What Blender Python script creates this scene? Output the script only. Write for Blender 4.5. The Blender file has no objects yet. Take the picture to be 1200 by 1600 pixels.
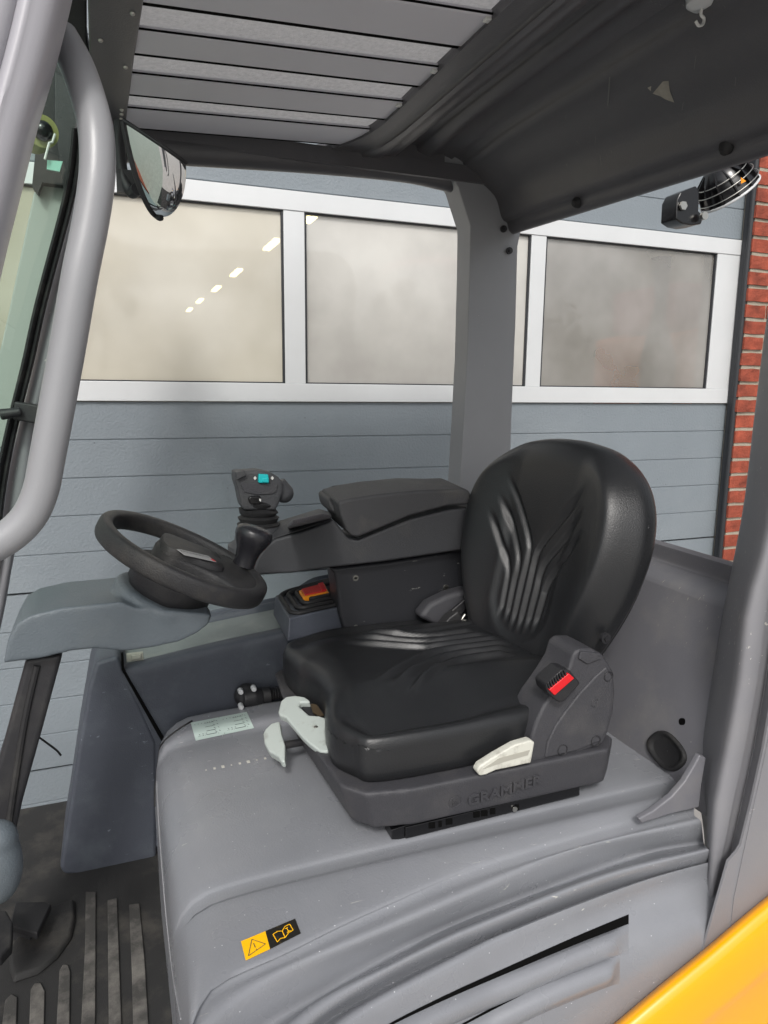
import bpy, bmesh, math, random
import numpy as np
from mathutils import Vector, Matrix, noise
from mathutils.bvhtree import BVHTree
random.seed(7)
S = bpy.context.scene
COL = S.collection
# ------------------------------------------------------------------ camera
FPX = 1112.0; TH = math.radians(9.8); YAW = math.radians(21); ROLL = math.radians(-0.6)
F_ = np.array([math.sin(YAW)*math.cos(TH), math.cos(YAW)*math.cos(TH), -math.sin(TH)])
R_ = np.array([math.cos(YAW), -math.sin(YAW), 0.0]); U_ = np.cross(R_, F_)
R2 = R_*math.cos(ROLL)-U_*math.sin(ROLL); U2 = U_*math.cos(ROLL)+R_*math.sin(ROLL)
CAM = np.array([0, 0, 1.6])
cd = bpy.data.cameras.new('camera'); cam = bpy.data.objects.new('camera', cd); COL.objects.link(cam)
cd.sensor_fit = 'VERTICAL'; cd.sensor_height = 36; cd.sensor_width = 27; cd.lens = FPX/1600*36
cd.clip_start = 0.02; cd.clip_end = 2000
m = Matrix.Identity(4)
for i in range(3):
    m[i][0] = R2[i]; m[i][1] = U2[i]; m[i][2] = -F_[i]; m[i][3] = CAM[i]
cam.matrix_world = m
S.camera = cam
# ------------------------------------------------------------------ sky, sun, exposure
SUN_EL, SUN_AZ = math.radians(42), math.radians(205)     # azimuth measured clockwise from +Y (behind the camera)
w = bpy.data.worlds.new('World'); S.world = w; w.use_nodes = True
nt = w.node_tree; bg = nt.nodes['Background']
sky = nt.nodes.new('ShaderNodeTexSky'); sky.sky_type = 'NISHITA'; sky.sun_disc = False
sky.sun_elevation = SUN_EL; sky.sun_rotation = SUN_AZ; sky.air_density = 1.0; sky.dust_density = 4.0; sky.ozone_density = 1.0
hs = nt.nodes.new('ShaderNodeHueSaturation'); hs.inputs['Saturation'].default_value = 0.28; hs.inputs['Value'].default_value = 1.0
nt.links.new(sky.outputs[0], hs.inputs['Color']); nt.links.new(hs.outputs[0], bg.inputs[0]); bg.inputs[1].default_value = 0.135
sl = bpy.data.lights.new('sun', 'SUN'); sl.energy = 1.4; sl.angle = math.radians(10); sl.color = (1, 0.97, 0.93)
so = bpy.data.objects.new('sun', sl); COL.objects.link(so)
sd = Vector((math.sin(SUN_AZ)*math.cos(SUN_EL), math.cos(SUN_AZ)*math.cos(SUN_EL), math.sin(SUN_EL)))
so.rotation_euler = sd.to_track_quat('Z', 'Y').to_euler(); so.location = (0, -3, 6)
S.view_settings.view_transform = 'Standard'; S.view_settings.look = 'None'; S.view_settings.gamma = 1
S.view_settings.exposure = 0.36
S.render.resolution_x = 768; S.render.resolution_y = 1024

# ------------------------------------------------------------------ geometry helpers
def ray(px, py): return F_ + R2*(px-600)/FPX + U2*(800-py)/FPX
def PY(px, py, Y): d = ray(px, py); return CAM + d*(Y/d[1])
def PX(px, py, X): d = ray(px, py); return CAM + d*(X/d[0])
def PZ(px, py, Z): d = ray(px, py); return CAM + d*((Z-CAM[2])/d[2])
def PP(px, py, n, p0):
    d = ray(px, py); n = np.array(n, float); return CAM + d*(n.dot(np.array(p0)-CAM)/n.dot(d))
def unit(v): v = np.array(v, float); return v/np.linalg.norm(v)
def catmull(pts, k, closed=False):
    P = [np.array(p, float) for p in pts]; n = len(P); out = []
    segs = n if closed else n-1
    for i in range(segs):
        if closed: p0, p1, p2, p3 = P[(i-1) % n], P[i], P[(i+1) % n], P[(i+2) % n]
        else:
            p1, p2 = P[i], P[i+1]
            p0 = P[i-1] if i > 0 else 2*p1-p2
            p3 = P[i+2] if i+2 < n else 2*p2-p1
        for j in range(k):
            t = j/k
            out.append(0.5*((2*p1)+(-p0+p2)*t+(2*p0-5*p1+4*p2-p3)*t*t+(-p0+3*p1-3*p2+p3)*t**3))
    if not closed: out.append(P[-1])
    return out
def resample(pts, n):
    P = np.array(pts, float); L = np.concatenate([[0], np.cumsum(np.linalg.norm(np.diff(P, axis=0), axis=1))])
    s = np.linspace(0, L[-1], n); return [np.array([np.interp(x, L, P[:, c]) for c in range(P.shape[1])]) for x in s]
class MB:
    def __init__(s): s.v = []; s.f = []
    def add(s, v, f):
        o = len(s.v); s.v += [tuple(map(float, p)) for p in v]; s.f += [tuple(i+o for i in q) for q in f]; return s
    def box(s, lo, hi):
        x0, y0, z0 = lo; x1, y1, z1 = hi
        return s.add([(x0,y0,z0),(x1,y0,z0),(x1,y1,z0),(x0,y1,z0),(x0,y0,z1),(x1,y0,z1),(x1,y1,z1),(x0,y1,z1)],
                     [(0,3,2,1),(4,5,6,7),(0,1,5,4),(1,2,6,5),(2,3,7,6),(3,0,4,7)])
    def obox(s, c, ax, ay, az):      # half-axis vectors
        c, ax, ay, az = map(lambda q: np.array(q, float), (c, ax, ay, az)); v = []
        for k in (-1, 1):
            for a, b in ((-1,-1),(1,-1),(1,1),(-1,1)): v.append(c+a*ax+b*ay+k*az)
        return s.add(v, [(0,3,2,1),(4,5,6,7),(0,1,5,4),(1,2,6,5),(2,3,7,6),(3,0,4,7)])
    def prism(s, pts, vec, taper=1.0):
        P = [np.array(p, float) for p in pts]; vec = np.array(vec, float); n = len(P); c = sum(P)/n
        v = P+[c+(p-c)*taper+vec for p in P]
        return s.add(v, [tuple(range(n)), tuple(range(2*n-1, n-1, -1))]+[(i, i+n, (i+1) % n+n, (i+1) % n) for i in range(n)])
    def tube(s, path, r, n=12, closed=False, squash=None, caps=True):
        P = [np.array(p, float) for p in path]; N = len(P); rr = r if hasattr(r, '__len__') else [r]*N
        T = [unit(P[(i+1) % N]-P[i-1]) if (closed or 0 < i < N-1) else (unit(P[1]-P[0]) if i == 0 else unit(P[-1]-P[-2])) for i in range(N)]
        a = np.array([0, 0, 1.0]) if abs(T[0][2]) < .9 else np.array([1.0, 0, 0])
        u = unit(np.cross(T[0], a)); v = []
        for i in range(N):
            u = unit(u-T[i]*u.dot(T[i])); w_ = np.cross(T[i], u)
            for j in range(n):
                t = 2*math.pi*j/n; v.append(P[i]+rr[i]*(math.cos(t)*u+math.sin(t)*w_*(squash or 1)))
        f = []
        for i in range(N if closed else N-1):
            for j in range(n):
                k = (i+1) % N; f.append((i*n+j, i*n+(j+1) % n, k*n+(j+1) % n, k*n+j))
        if not closed and caps: f += [tuple(range(n-1, -1, -1)), tuple(range((N-1)*n, N*n))]
        return s.add(v, f)
    def cyl(s, a, b, r, r2=None, n=24): return s.tube([a, b], [r, r if r2 is None else r2], n)
    def sphere(s, c, r, n=14, m_=10, ax=None):
        c = np.array(c, float); A = ax or [np.array([r,0,0]), np.array([0,r,0]), np.array([0,0,r])]; v = []; f = []
        for i in range(m_+1):
            ph = math.pi*i/m_
            for j in range(n):
                t = 2*math.pi*j/n; v.append(c+A[0]*math.sin(ph)*math.cos(t)+A[1]*math.sin(ph)*math.sin(t)+A[2]*math.cos(ph))
        for i in range(m_):
            for j in range(n): f.append((i*n+j, (i+1)*n+j, (i+1)*n+(j+1) % n, i*n+(j+1) % n))
        return s.add(v, f)
    def grid(s, rows, close_u=False):
        n = len(rows[0]); v = [p for r in rows for p in r]; f = []
        for i in range(len(rows)-1):
            for j in range(n if close_u else n-1):
                f.append((i*n+j, i*n+(j+1) % n, (i+1)*n+(j+1) % n, (i+1)*n+j))
        return s.add(v, f)
    def surf(s, rows, ku=4, kv=4):
        R = [catmull(r, ku) for r in rows]; cols = list(zip(*R)); C = [catmull(c, kv) for c in cols]
        return s.grid([list(r) for r in zip(*C)])
    def text(s, string, size, org, xd, yd, ext=0.0, bold=0.0, align='CENTER'):
        cu = bpy.data.curves.new('t', 'FONT'); cu.body = string; cu.size = size; cu.extrude = ext; cu.offset = bold
        cu.align_x = align; cu.align_y = 'CENTER'; cu.resolution_u = 3
        o = bpy.data.objects.new('t', cu); COL.objects.link(o); dg = bpy.context.evaluated_depsgraph_get()
        me = bpy.data.meshes.new_from_object(o.evaluated_get(dg)); xd = unit(xd); yd = unit(yd); n = np.cross(xd, yd)
        v = [np.array(org)+xd*p.co.x+yd*p.co.y+n*p.co.z for p in me.vertices]; f = [tuple(p.vertices) for p in me.polygons]
        bpy.data.objects.remove(o); bpy.data.curves.remove(cu); bpy.data.meshes.remove(me)
        return s.add(v, f)
    def line(s, a, b, w_, n):      # a flat thin strip between two points in the plane with normal n
        a = np.array(a, float); b = np.array(b, float); d = np.cross(unit(b-a), unit(n))*w_/2
        return s.add([a-d, b-d, b+d, a+d], [(0,1,2,3)])

def build(name, mb, mt, parent=None, bevel=0, seg=3, smooth=True, angle=40, remesh=0, relax=0, solid=0, sub=0, label=None, merge=True):
    me = bpy.data.meshes.new(name)
    me.from_pydata(mb.v, [], mb.f)
    bm = bmesh.new(); bm.from_mesh(me)
    if merge: bmesh.ops.remove_doubles(bm, verts=bm.verts, dist=1e-5)
    if not solid or merge: bmesh.ops.recalc_face_normals(bm, faces=bm.faces)
    bm.to_mesh(me); bm.free()
    for mm in (mt if isinstance(mt, (list, tuple)) else [mt]): me.materials.append(mm)
    if smooth:
        me.shade_smooth()
        if not remesh: me.set_sharp_from_angle(angle=math.radians(angle))
    o = bpy.data.objects.new(name, me); COL.objects.link(o)
    if parent: setpar(o, parent)
    if solid:
        q = o.modifiers.new('solid', 'SOLIDIFY'); q.thickness = abs(solid); q.offset = -1 if solid > 0 else 1
    if remesh:
        q = o.modifiers.new('rm', 'REMESH'); q.mode = 'VOXEL'; q.voxel_size = remesh; q.use_smooth_shade = True
        if relax: q = o.modifiers.new('sm', 'SMOOTH'); q.factor = .5; q.iterations = relax
    if bevel:
        q = o.modifiers.new('bev', 'BEVEL'); q.width = bevel; q.segments = seg; q.limit_method = 'ANGLE'; q.angle_limit = math.radians(35); q.harden_normals = False
        if smooth: q = o.modifiers.new('wn', 'WEIGHTED_NORMAL'); q.keep_sharp = False
    if sub:
        q = o.modifiers.new('ss', 'SUBSURF'); q.levels = sub; q.render_levels = sub
    if label: o['label'] = label
    return o
def world_of(o):
    M = o.matrix_basis.copy()
    while o.parent: M = o.parent.matrix_basis @ o.matrix_parent_inverse @ M if False else M; o = o.parent
    return M
def setpar(o, parent):
    o.parent = parent
    if parent.type == 'EMPTY': o.matrix_parent_inverse = Matrix.Translation(parent.location).inverted()
def thing(name, label, cat, loc, group=None):
    o = bpy.data.objects.new(name, None); COL.objects.link(o); o.location = loc; o.empty_display_size = .1
    o['label'] = label; o['category'] = cat
    if group: o['group'] = group
    return o
def tag(o, label=None, cat=None, kind=None, group=None):
    if label: o['label'] = label
    if cat: o['category'] = cat
    if kind: o['kind'] = kind
    if group: o['group'] = group
    return o
def bvh_of(objs):
    dg = bpy.context.evaluated_depsgraph_get(); dg.update(); V = []; F = []
    for o in objs:
        e = o.evaluated_get(dg); me = e.to_mesh(); b = len(V); mw = e.matrix_world
        V += [mw @ v.co for v in me.vertices]; F += [[i+b for i in p.vertices] for p in me.polygons]; e.to_mesh_clear()
    return BVHTree.FromPolygons(V, F)
def hit(bvh, px, py, off=0.0008):
    d = Vector(ray(px, py)).normalized(); p, n, i, dist = bvh.ray_cast(Vector(CAM), d)
    if p is None: return None, None
    if n.dot(d) > 0: n = -n
    return np.array(p+n*off), np.array(n)

def smooth01(x): x = max(0., min(1., x)); return x*x*(3-2*x)
# ------------------------------------------------------------------ materials
def srgb(r, g, b):
    f = lambda c: (c/255/12.92 if c/255 <= .04045 else ((c/255+.055)/1.055)**2.4); return (f(r), f(g), f(b))
def mat(name, col, rough=.5, metal=0, bump=0, bscale=400, var=0, vscale=6, spec=.5, coat=0, speck=None, dust=None, scratch=None, rvar=0, bdist=.001, trans=0, detail=3):
    M = bpy.data.materials.new(name); M.use_nodes = True; t = M.node_tree; b = t.nodes['Principled BSDF']; L = t.links.new
    b.inputs['Roughness'].default_value = rough; b.inputs['Metallic'].default_value = metal
    b.inputs['Specular IOR Level'].default_value = spec; b.inputs['Coat Weight'].default_value = coat; b.inputs['Coat Roughness'].default_value = .08
    tc = t.nodes.new('ShaderNodeTexCoord'); co = tc.outputs['Object']
    def nz(scale, det=4, rg=.5, src=None):
        n = t.nodes.new('ShaderNodeTexNoise'); n.inputs['Scale'].default_value = scale; n.inputs['Detail'].default_value = det; n.inputs['Roughness'].default_value = rg
        L(src or co, n.inputs['Vector']); return n.outputs['Fac']
    def mr(src, a, b_, c=0., d=1.):
        n = t.nodes.new('ShaderNodeMapRange'); n.inputs[1].default_value = a; n.inputs[2].default_value = b_; n.inputs[3].default_value = c; n.inputs[4].default_value = d
        L(src, n.inputs[0]); return n.outputs[0]
    def mix(fac, A, B):
        n = t.nodes.new('ShaderNodeMix'); n.data_type = 'RGBA'
        L(fac, n.inputs[0])
        for s_, k in ((A, 6), (B, 7)):
            if isinstance(s_, tuple): n.inputs[k].default_value = (*s_[:3], 1)
            else: L(s_, n.inputs[k])
        return n.outputs[2]
    c = (*col, 1); cur = tuple(col)
    if var:
        lo = tuple(x*(1-var) for x in col); hi = tuple(min(1, x*(1+var)) for x in col)
        cur = mix(mr(nz(vscale, 6, .6), .3, .7), lo, hi)
    if dust: cur = mix(mr(nz(dust[2], 8, .65), dust[3], dust[3]+.22, 0, dust[1]), cur, dust[0])
    if scratch:
        mp = t.nodes.new('ShaderNodeMapping'); L(co, mp.inputs[0]); mp.inputs['Rotation'].default_value = (.4, .9, .5); mp.inputs['Scale'].default_value = (1, 14, 3)
        k = nz(scratch[1], 3, .6, mp.outputs[0]); k2 = nz(4.5, 2)
        mlt = t.nodes.new('ShaderNodeMath'); mlt.operation = 'MULTIPLY'; L(mr(k, scratch[2], scratch[2]+.03), mlt.inputs[0]); L(mr(k2, .5, .62), mlt.inputs[1])
        cur = mix(mlt.outputs[0], cur, scratch[0])
    if speck:   # (colour, scale, size)
        v = t.nodes.new('ShaderNodeTexVoronoi'); v.inputs['Scale'].default_value = speck[1]; L(co, v.inputs['Vector'])
        ml = t.nodes.new('ShaderNodeMath'); ml.operation = 'MULTIPLY'
        sc_ = t.nodes.new('ShaderNodeSeparateColor'); L(v.outputs['Color'], sc_.inputs[0])
        L(mr(v.outputs['Distance'], speck[2], speck[2]*.7), ml.inputs[0]); L(mr(sc_.outputs[0], speck[3] if len(speck) > 3 else .5, (speck[3] if len(speck) > 3 else .5)+.02), ml.inputs[1])
        cur = mix(ml.outputs[0], cur, speck[0])
    if isinstance(cur, tuple): b.inputs['Base Color'].default_value = (*cur[:3], 1)
    else: L(cur, b.inputs['Base Color'])
    if rvar: L(mr(nz(vscale*1.7, 5), .3, .7, max(.02, rough-rvar), min(1, rough+rvar)), b.inputs['Roughness'])
    if bump:
        n = nz(bscale, detail, .6); bp = t.nodes.new('ShaderNodeBump'); bp.inputs['Strength'].default_value = bump; bp.inputs['Distance'].default_value = bdist
        L(n, bp.inputs['Height']); L(bp.outputs[0], b.inputs['Normal'])
    M['_b'] = 0
    return M
PALE = srgb(190, 188, 180)
m_hood = mat('grey_hood_paint', srgb(126, 128, 133), .29, bump=.40, bscale=300, var=.07, vscale=5, speck=(srgb(200, 202, 206), 110, .10, .8), dust=(srgb(136, 137, 139), .22, 9, .5), rvar=.06, scratch=(srgb(185, 185, 180), 22, .69))
m_frame = mat('light_grey_frame_paint', srgb(137, 138, 141), .38, bump=.12, bscale=500, var=.04, rvar=.05, speck=(srgb(190, 190, 190), 90, .06, .92))
m_front = mat('pale_grey_pillar_paint', srgb(160, 159, 165), .38, bump=.1, bscale=300, var=.03, rvar=.05, speck=(srgb(190, 190, 190), 60, .05, .95))
m_frame_d = mat('grey_frame_paint', srgb(122, 122, 126), .45, bump=.2, bscale=300, var=.05, scratch=(PALE, 25, .68), dust=(srgb(140, 138, 134), .2, 8, .5))
m_rearwall = mat('grey_scuffed_panel_paint', srgb(104, 104, 109), .5, bump=.3, bscale=300, var=.06, scratch=(srgb(190, 185, 165), 24, .70), dust=(srgb(135, 133, 128), .3, 9, .5), speck=(srgb(190, 188, 178), 60, .05, .9))
m_roof = mat('dark_grey_roof_paint', srgb(80, 79, 82), .38, bump=.6, bscale=380, var=.06, scratch=(srgb(150, 150, 145), 26, .71), dust=(srgb(95, 92, 90), .3, 6, .5))
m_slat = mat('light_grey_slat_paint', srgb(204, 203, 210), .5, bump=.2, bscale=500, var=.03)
m_console = mat('slate_blue_moulded_plastic', srgb(67, 71, 80), .55, bump=.9, bscale=380, var=.08, dust=(srgb(100, 108, 114), .35, 9, .5), scratch=(srgb(130, 138, 148), 34, .69))
m_column = mat('slate_column_plastic', srgb(86, 94, 100), .5, bump=.8, bscale=380, var=.06, speck=(srgb(170, 175, 175), 120, .06, .9), dust=(srgb(108, 112, 112), .3, 8, .5))
m_black = mat('black_plastic', srgb(34, 34, 37), .5, bump=.5, bscale=380, var=.1, dust=(srgb(80, 78, 74), .3, 10, .52))
m_rubber = mat('black_rubber', srgb(26, 26, 28), .7, bump=.4, bscale=330, dust=(srgb(72, 70, 66), .5, 12, .5))
m_arm = mat('charcoal_textured_plastic', srgb(60, 61, 64), .55, bump=1.0, bscale=420, var=.06, dust=(srgb(90, 88, 82), .3, 9, .55))
m_armside = mat('dark_side_panel_plastic', srgb(38, 39, 43), .5, bump=.6, bscale=400, var=.06, scratch=(srgb(130, 130, 126), 26, .66))
m_pad = mat('armrest_pad_foam', srgb(62, 62, 64), .62, bump=.9, bscale=450, var=.08, dust=(srgb(98, 94, 86), .5, 10, .5))
m_leather = mat('black_seat_vinyl', srgb(32, 33, 35), .36, bump=.5, bscale=420, rvar=.07, speck=(srgb(80, 82, 85), 85, .045, .75), spec=.5, dust=(srgb(48, 47, 45), .25, 7, .5))
m_seatbase = mat('grey_black_seat_tub_plastic', srgb(58, 58, 62), .55, bump=1.0, bscale=400, var=.06, dust=(srgb(92, 90, 88), .4, 10, .5))
m_rail = mat('gloss_black_steel', srgb(14, 14, 16), .22, bump=.05, spec=.6)
m_wheel = mat('black_wheel_rubber', srgb(38, 38, 40), .5, bump=1.0, bscale=380, dust=(srgb(88, 84, 76), .35, 14, .5))
m_floor = mat('dirty_floor_rubber', srgb(36, 36, 36), .8, bump=.8, bscale=500, var=.15, dust=(srgb(84, 80, 74), .5, 11, .5), detail=6)
m_rib = mat('dusty_worn_ribs', srgb(60, 59, 57), .85, bump=.6, bscale=400, var=.15, dust=(srgb(116, 113, 108), .8, 14, .44))
m_white = mat('off_white_lever_plastic', srgb(168, 176, 172), .45, bump=.3, bscale=300, dust=(srgb(110, 104, 96), .6, 40, .56))
m_chrome = mat('convex_mirror_chrome', (.82, .82, .82), .03, 1)
m_metal = mat('zinc_metal', (.55, .54, .5), .35, 1)
m_red = mat('red_button_plastic', srgb(205, 24, 32), .35)
m_redsw = mat('faded_red_switch', srgb(196, 52, 50), .5, bump=.2)
m_orange = mat('orange_switch_frame', srgb(238, 148, 20), .5)
m_teal = mat('turquoise_thumb_button', srgb(20, 178, 182), .4)
m_yellow = mat('yellow_body_paint', srgb(240, 162, 0), .25, coat=.6, bump=.03, bscale=80)
m_sticky = mat('yellow_sticker_film', srgb(246, 184, 12), .4)
m_stickb = mat('black_sticker_film', srgb(30, 28, 24), .45, dust=(srgb(110, 90, 40), .6, 90, .58))
m_stickw = mat('pale_data_sticker', srgb(178, 194, 188), .45)
m_ink = mat('dark_sticker_ink', srgb(52, 60, 62), .6)
m_white_ink = mat('white_print', srgb(215, 215, 212), .5)
m_door = mat('slate_door_panel', srgb(122, 130, 136), .5, bump=1.0, bscale=120, bdist=.002, var=.05, vscale=3, dust=(srgb(140, 146, 150), .4, 2.2, .5), speck=(srgb(70, 76, 82), 22, .045, .72))
m_alu = mat('silver_aluminium_frame', srgb(205, 207, 208), .4, bump=.1, bscale=300, var=.03, metal=.15)
m_gasket = mat('dark_rubber_gasket', srgb(38, 40, 44), .6)
m_brick = mat('red_brick', srgb(140, 66, 47), .85, bump=1, bscale=90, var=.5, vscale=12, bdist=.004, dust=(srgb(120, 52, 38), .5, 25, .5), detail=8)
m_mortar = mat('sandy_mortar', srgb(156, 149, 134), .95, bump=1, bscale=140, var=.12, vscale=20, bdist=.003)
m_ground = mat('grey_yard_paving', srgb(162, 160, 156), .9, bump=.5, bscale=60, var=.12, vscale=3)
m_hallwall = mat('beige_hall_wall', srgb(200, 196, 184), .8, var=.12, vscale=.25)
m_hallfloor = mat('hall_floor_concrete', srgb(150, 146, 138), .6)
m_orangebox = mat('orange_machine_paint', srgb(228, 118, 20), .5)
m_redm = mat('dull_red_paint', srgb(176, 62, 40), .6)
m_dark = mat('near_black_void', (.004, .004, .004), .95, spec=0.05)
def emis(name, col, st):
    M = bpy.data.materials.new(name); M.use_nodes = True; b = M.node_tree.nodes['Principled BSDF']
    b.inputs['Emission Color'].default_value = (*col, 1); b.inputs['Emission Strength'].default_value = st; return M
m_lamp = emis('hall_lamp_tube', (1, .86, .36), 7)
def glass(name, tint, milk, mcol, rough=.02, ior=1.5, cvar=((.4,.4,.4), 2)):
    M = bpy.data.materials.new(name); M.use_nodes = True; t = M.node_tree; t.nodes.clear(); L = t.links.new
    out = t.nodes.new('ShaderNodeOutputMaterial'); tr = t.nodes.new('ShaderNodeBsdfTransparent'); tr.inputs[0].default_value = (*tint, 1)
    gl = t.nodes.new('ShaderNodeBsdfGlossy'); gl.inputs['Roughness'].default_value = rough; gl.inputs[0].default_value = (.9, .9, .9, 1)
    fr = t.nodes.new('ShaderNodeFresnel'); fr.inputs[0].default_value = ior
    m1 = t.nodes.new('ShaderNodeMixShader'); df = t.nodes.new('ShaderNodeBsdfDiffuse'); df.inputs[0].default_value = (*mcol, 1)
    m0 = t.nodes.new('ShaderNodeMixShader')
    tc = t.nodes.new('ShaderNodeTexCoord'); nz = t.nodes.new('ShaderNodeTexNoise'); nz.inputs['Scale'].default_value = 2.2; nz.inputs['Detail'].default_value = 5
    mp = t.nodes.new('ShaderNodeMapRange'); mp.inputs[1].default_value = .3; mp.inputs[2].default_value = .7; mp.inputs[3].default_value = milk*.88; mp.inputs[4].default_value = min(1, milk*1.12)
    L(tc.outputs['Object'], nz.inputs['Vector']); L(nz.outputs['Fac'], mp.inputs[0]); L(mp.outputs[0], m0.inputs[0])
    n2 = t.nodes.new('ShaderNodeTexNoise'); n2.inputs['Scale'].default_value = cvar[1]; n2.inputs['Detail'].default_value = 4; L(tc.outputs['Object'], n2.inputs['Vector'])
    m2 = t.nodes.new('ShaderNodeMapRange'); m2.inputs[1].default_value = .38; m2.inputs[2].default_value = .66; L(n2.outputs['Fac'], m2.inputs[0])
    mc = t.nodes.new('ShaderNodeMix'); mc.data_type = 'RGBA'; L(m2.outputs[0], mc.inputs[0]); mc.inputs[6].default_value = (*mcol, 1); mc.inputs[7].default_value = (*cvar[0], 1); L(mc.outputs[2], df.inputs[0])
    L(tr.outputs[0], m0.inputs[1]); L(df.outputs[0], m0.inputs[2])
    (L(fr.outputs[0], m1.inputs[0]) if ior > 1.2 else setattr(m1.inputs[0], 'default_value', .05)); L(m0.outputs[0], m1.inputs[1]); L(gl.outputs[0], m1.inputs[2]); L(m1.outputs[0], out.inputs[0]); return M
m_pane1 = glass('hazy_acrylic_warm', (.97, .95, .90), .80, srgb(222, 218, 206), .08, 1.6, (srgb(186, 178, 158), 1.3))
m_pane2 = glass('hazy_acrylic_pale', (.96, .95, .93), .70, srgb(222, 220, 214), .05, 1.7, (srgb(196, 193, 188), 2.6))
m_pane3 = glass('hazy_acrylic_grey', (.93, .93, .92), .57, srgb(198, 196, 192), .03, 1.9, (srgb(150, 147, 141), 1.8))
m_wind = glass('green_tinted_glass', (.70, .83, .76), .03, srgb(150, 170, 160), .01, 1.12)
# translucent polycarbonate roof sheet
m_poly = mat('granular_translucent_roof_sheet', srgb(156, 154, 155), .5, bump=1, bscale=300, bdist=.003, var=.30, vscale=110)
t = m_poly.node_tree; b = t.nodes['Principled BSDF']; outn = [n for n in t.nodes if n.type == 'OUTPUT_MATERIAL'][0]
ts = t.nodes.new('ShaderNodeBsdfTranslucent'); ts.inputs[0].default_value = (.55, .54, .54, 1); mx = t.nodes.new('ShaderNodeMixShader'); mx.inputs[0].default_value = .30
t.links.new(b.outputs[0], mx.inputs[1]); t.links.new(ts.outputs[0], mx.inputs[2]); t.links.new(mx.outputs[0], outn.inputs[0])

# ================================================================== SETTING
tag(build('ground', MB().grid([[(-150, -150, 0), (150, -150, 0)], [(-150, 150, 0), (150, 150, 0)]]), m_ground, smooth=False), kind='structure')
DY = 2.4
# --- workshop hall behind the door
hall = MB()
hall.box((-9, 36.0, 0.0), (16, 36.2, 6.4)).box((-9.2, 2.75, 0.0), (-9, 36.2, 6.4)).box((16, 2.75, 0.0), (16.2, 36.2, 6.4))
hall.box((-9, 8.5, 6.0), (16, 36, 6.2))  # ceiling stops short of the door: unseen gap added to light the hall
o = build('hall_shell', hall, m_hallwall, smooth=False); tag(o, 'pale beige hall interior showing dimly through the hazy door windows', 'hall')
tag(build('hall_floor', MB().box((-9, 2.75, 0.002), (16, 36, 0.006)), m_hallfloor, smooth=False), kind='structure')
# lamp row
lamps = [(425, 382), (369, 426), (338, 451), (312, 470), (296, 484), (484, 342)]
ord_ = ['nearest and largest yellow ceiling lamp seen in the left door window', 'second yellow ceiling lamp in the row seen in the left door window',
        'third yellow ceiling lamp, middle of the row in the left door window', 'fourth yellow ceiling lamp, next to last of the row in the left window',
        'farthest and smallest yellow ceiling lamp at the lower end of the row', 'yellow ceiling lamp showing at the top left corner of the middle door window']
for i, (px, py) in enumerate(lamps):
    c = PZ(px, py, 4.5); L_ = [1.15, 1.15, 1.15, 1.15, 1.15, .5][i]
    t0 = thing('ceiling_lamp', ord_[i], 'lamp', (c[0], c[1], 4.56), 'yellow ceiling lamps in the hall')
    build('housing', MB().box((c[0]-.09, c[1]-L_/2-.03, 4.52), (c[0]+.09, c[1]+L_/2+.03, 4.60)), m_alu, t0, bevel=.01)
    build('diffuser', MB().box((c[0]-.075, c[1]-L_/2, 4.47), (c[0]+.075, c[1]+L_/2, 4.517)), m_lamp, t0, bevel=.01)
    build('hanger', MB().cyl((c[0], c[1], 4.6), (c[0], c[1], 6.0), .008), m_metal, t0)
# machines vaguely seen inside
t0 = thing('parked_machine', 'orange machine with dark cab standing behind the right door window', 'machine', tuple(PY(1080, 700, 3.6)*[1, 1, 0]))
pm = lambda x, y, Y: tuple(PY(x, y, Y))
build('body', MB().prism([PY(1062, 520, 3.4), PY(1130, 505, 3.4), PY(1150, 700, 3.4), PY(1050, 700, 3.4)], (0, .8, 0)), m_orangebox, t0, bevel=.03)
build('cab', MB().prism([PY(1060, 440, 3.45), PY(1130, 445, 3.45), PY(1128, 500, 3.45), PY(1058, 515, 3.45)], (0, .6, 0)), m_redm, t0, bevel=.03)
build('mast', MB().prism([PY(1030, 400, 3.2), PY(1050, 400, 3.2), PY(1040, 500, 3.2), PY(1058, 560, 3.2), PY(1050, 640, 3.2), PY(1010, 640, 3.2), PY(1012, 560, 3.2), PY(1036, 470, 3.2)], (0, .06, 0)), m_rubber, t0)
t0 = thing('hanging_bag', 'pale and red bulging shape hanging behind the middle door window', 'bag', tuple(PY(680, 430, 4.4)))
build('bag_body', MB().sphere(PY(664, 418, 4.4), 1, 20, 12, [np.array([.30, 0, .035]), np.array([0, .2, 0]), np.array([.0, 0, .055])]), m_redm, t0)
build('bag_underside', MB().sphere(PY(650, 436, 4.3), 1, 20, 12, [np.array([.20, 0, .01]), np.array([0, .2, 0]), np.array([.0, 0, .085])]), m_gasket, t0)
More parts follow.
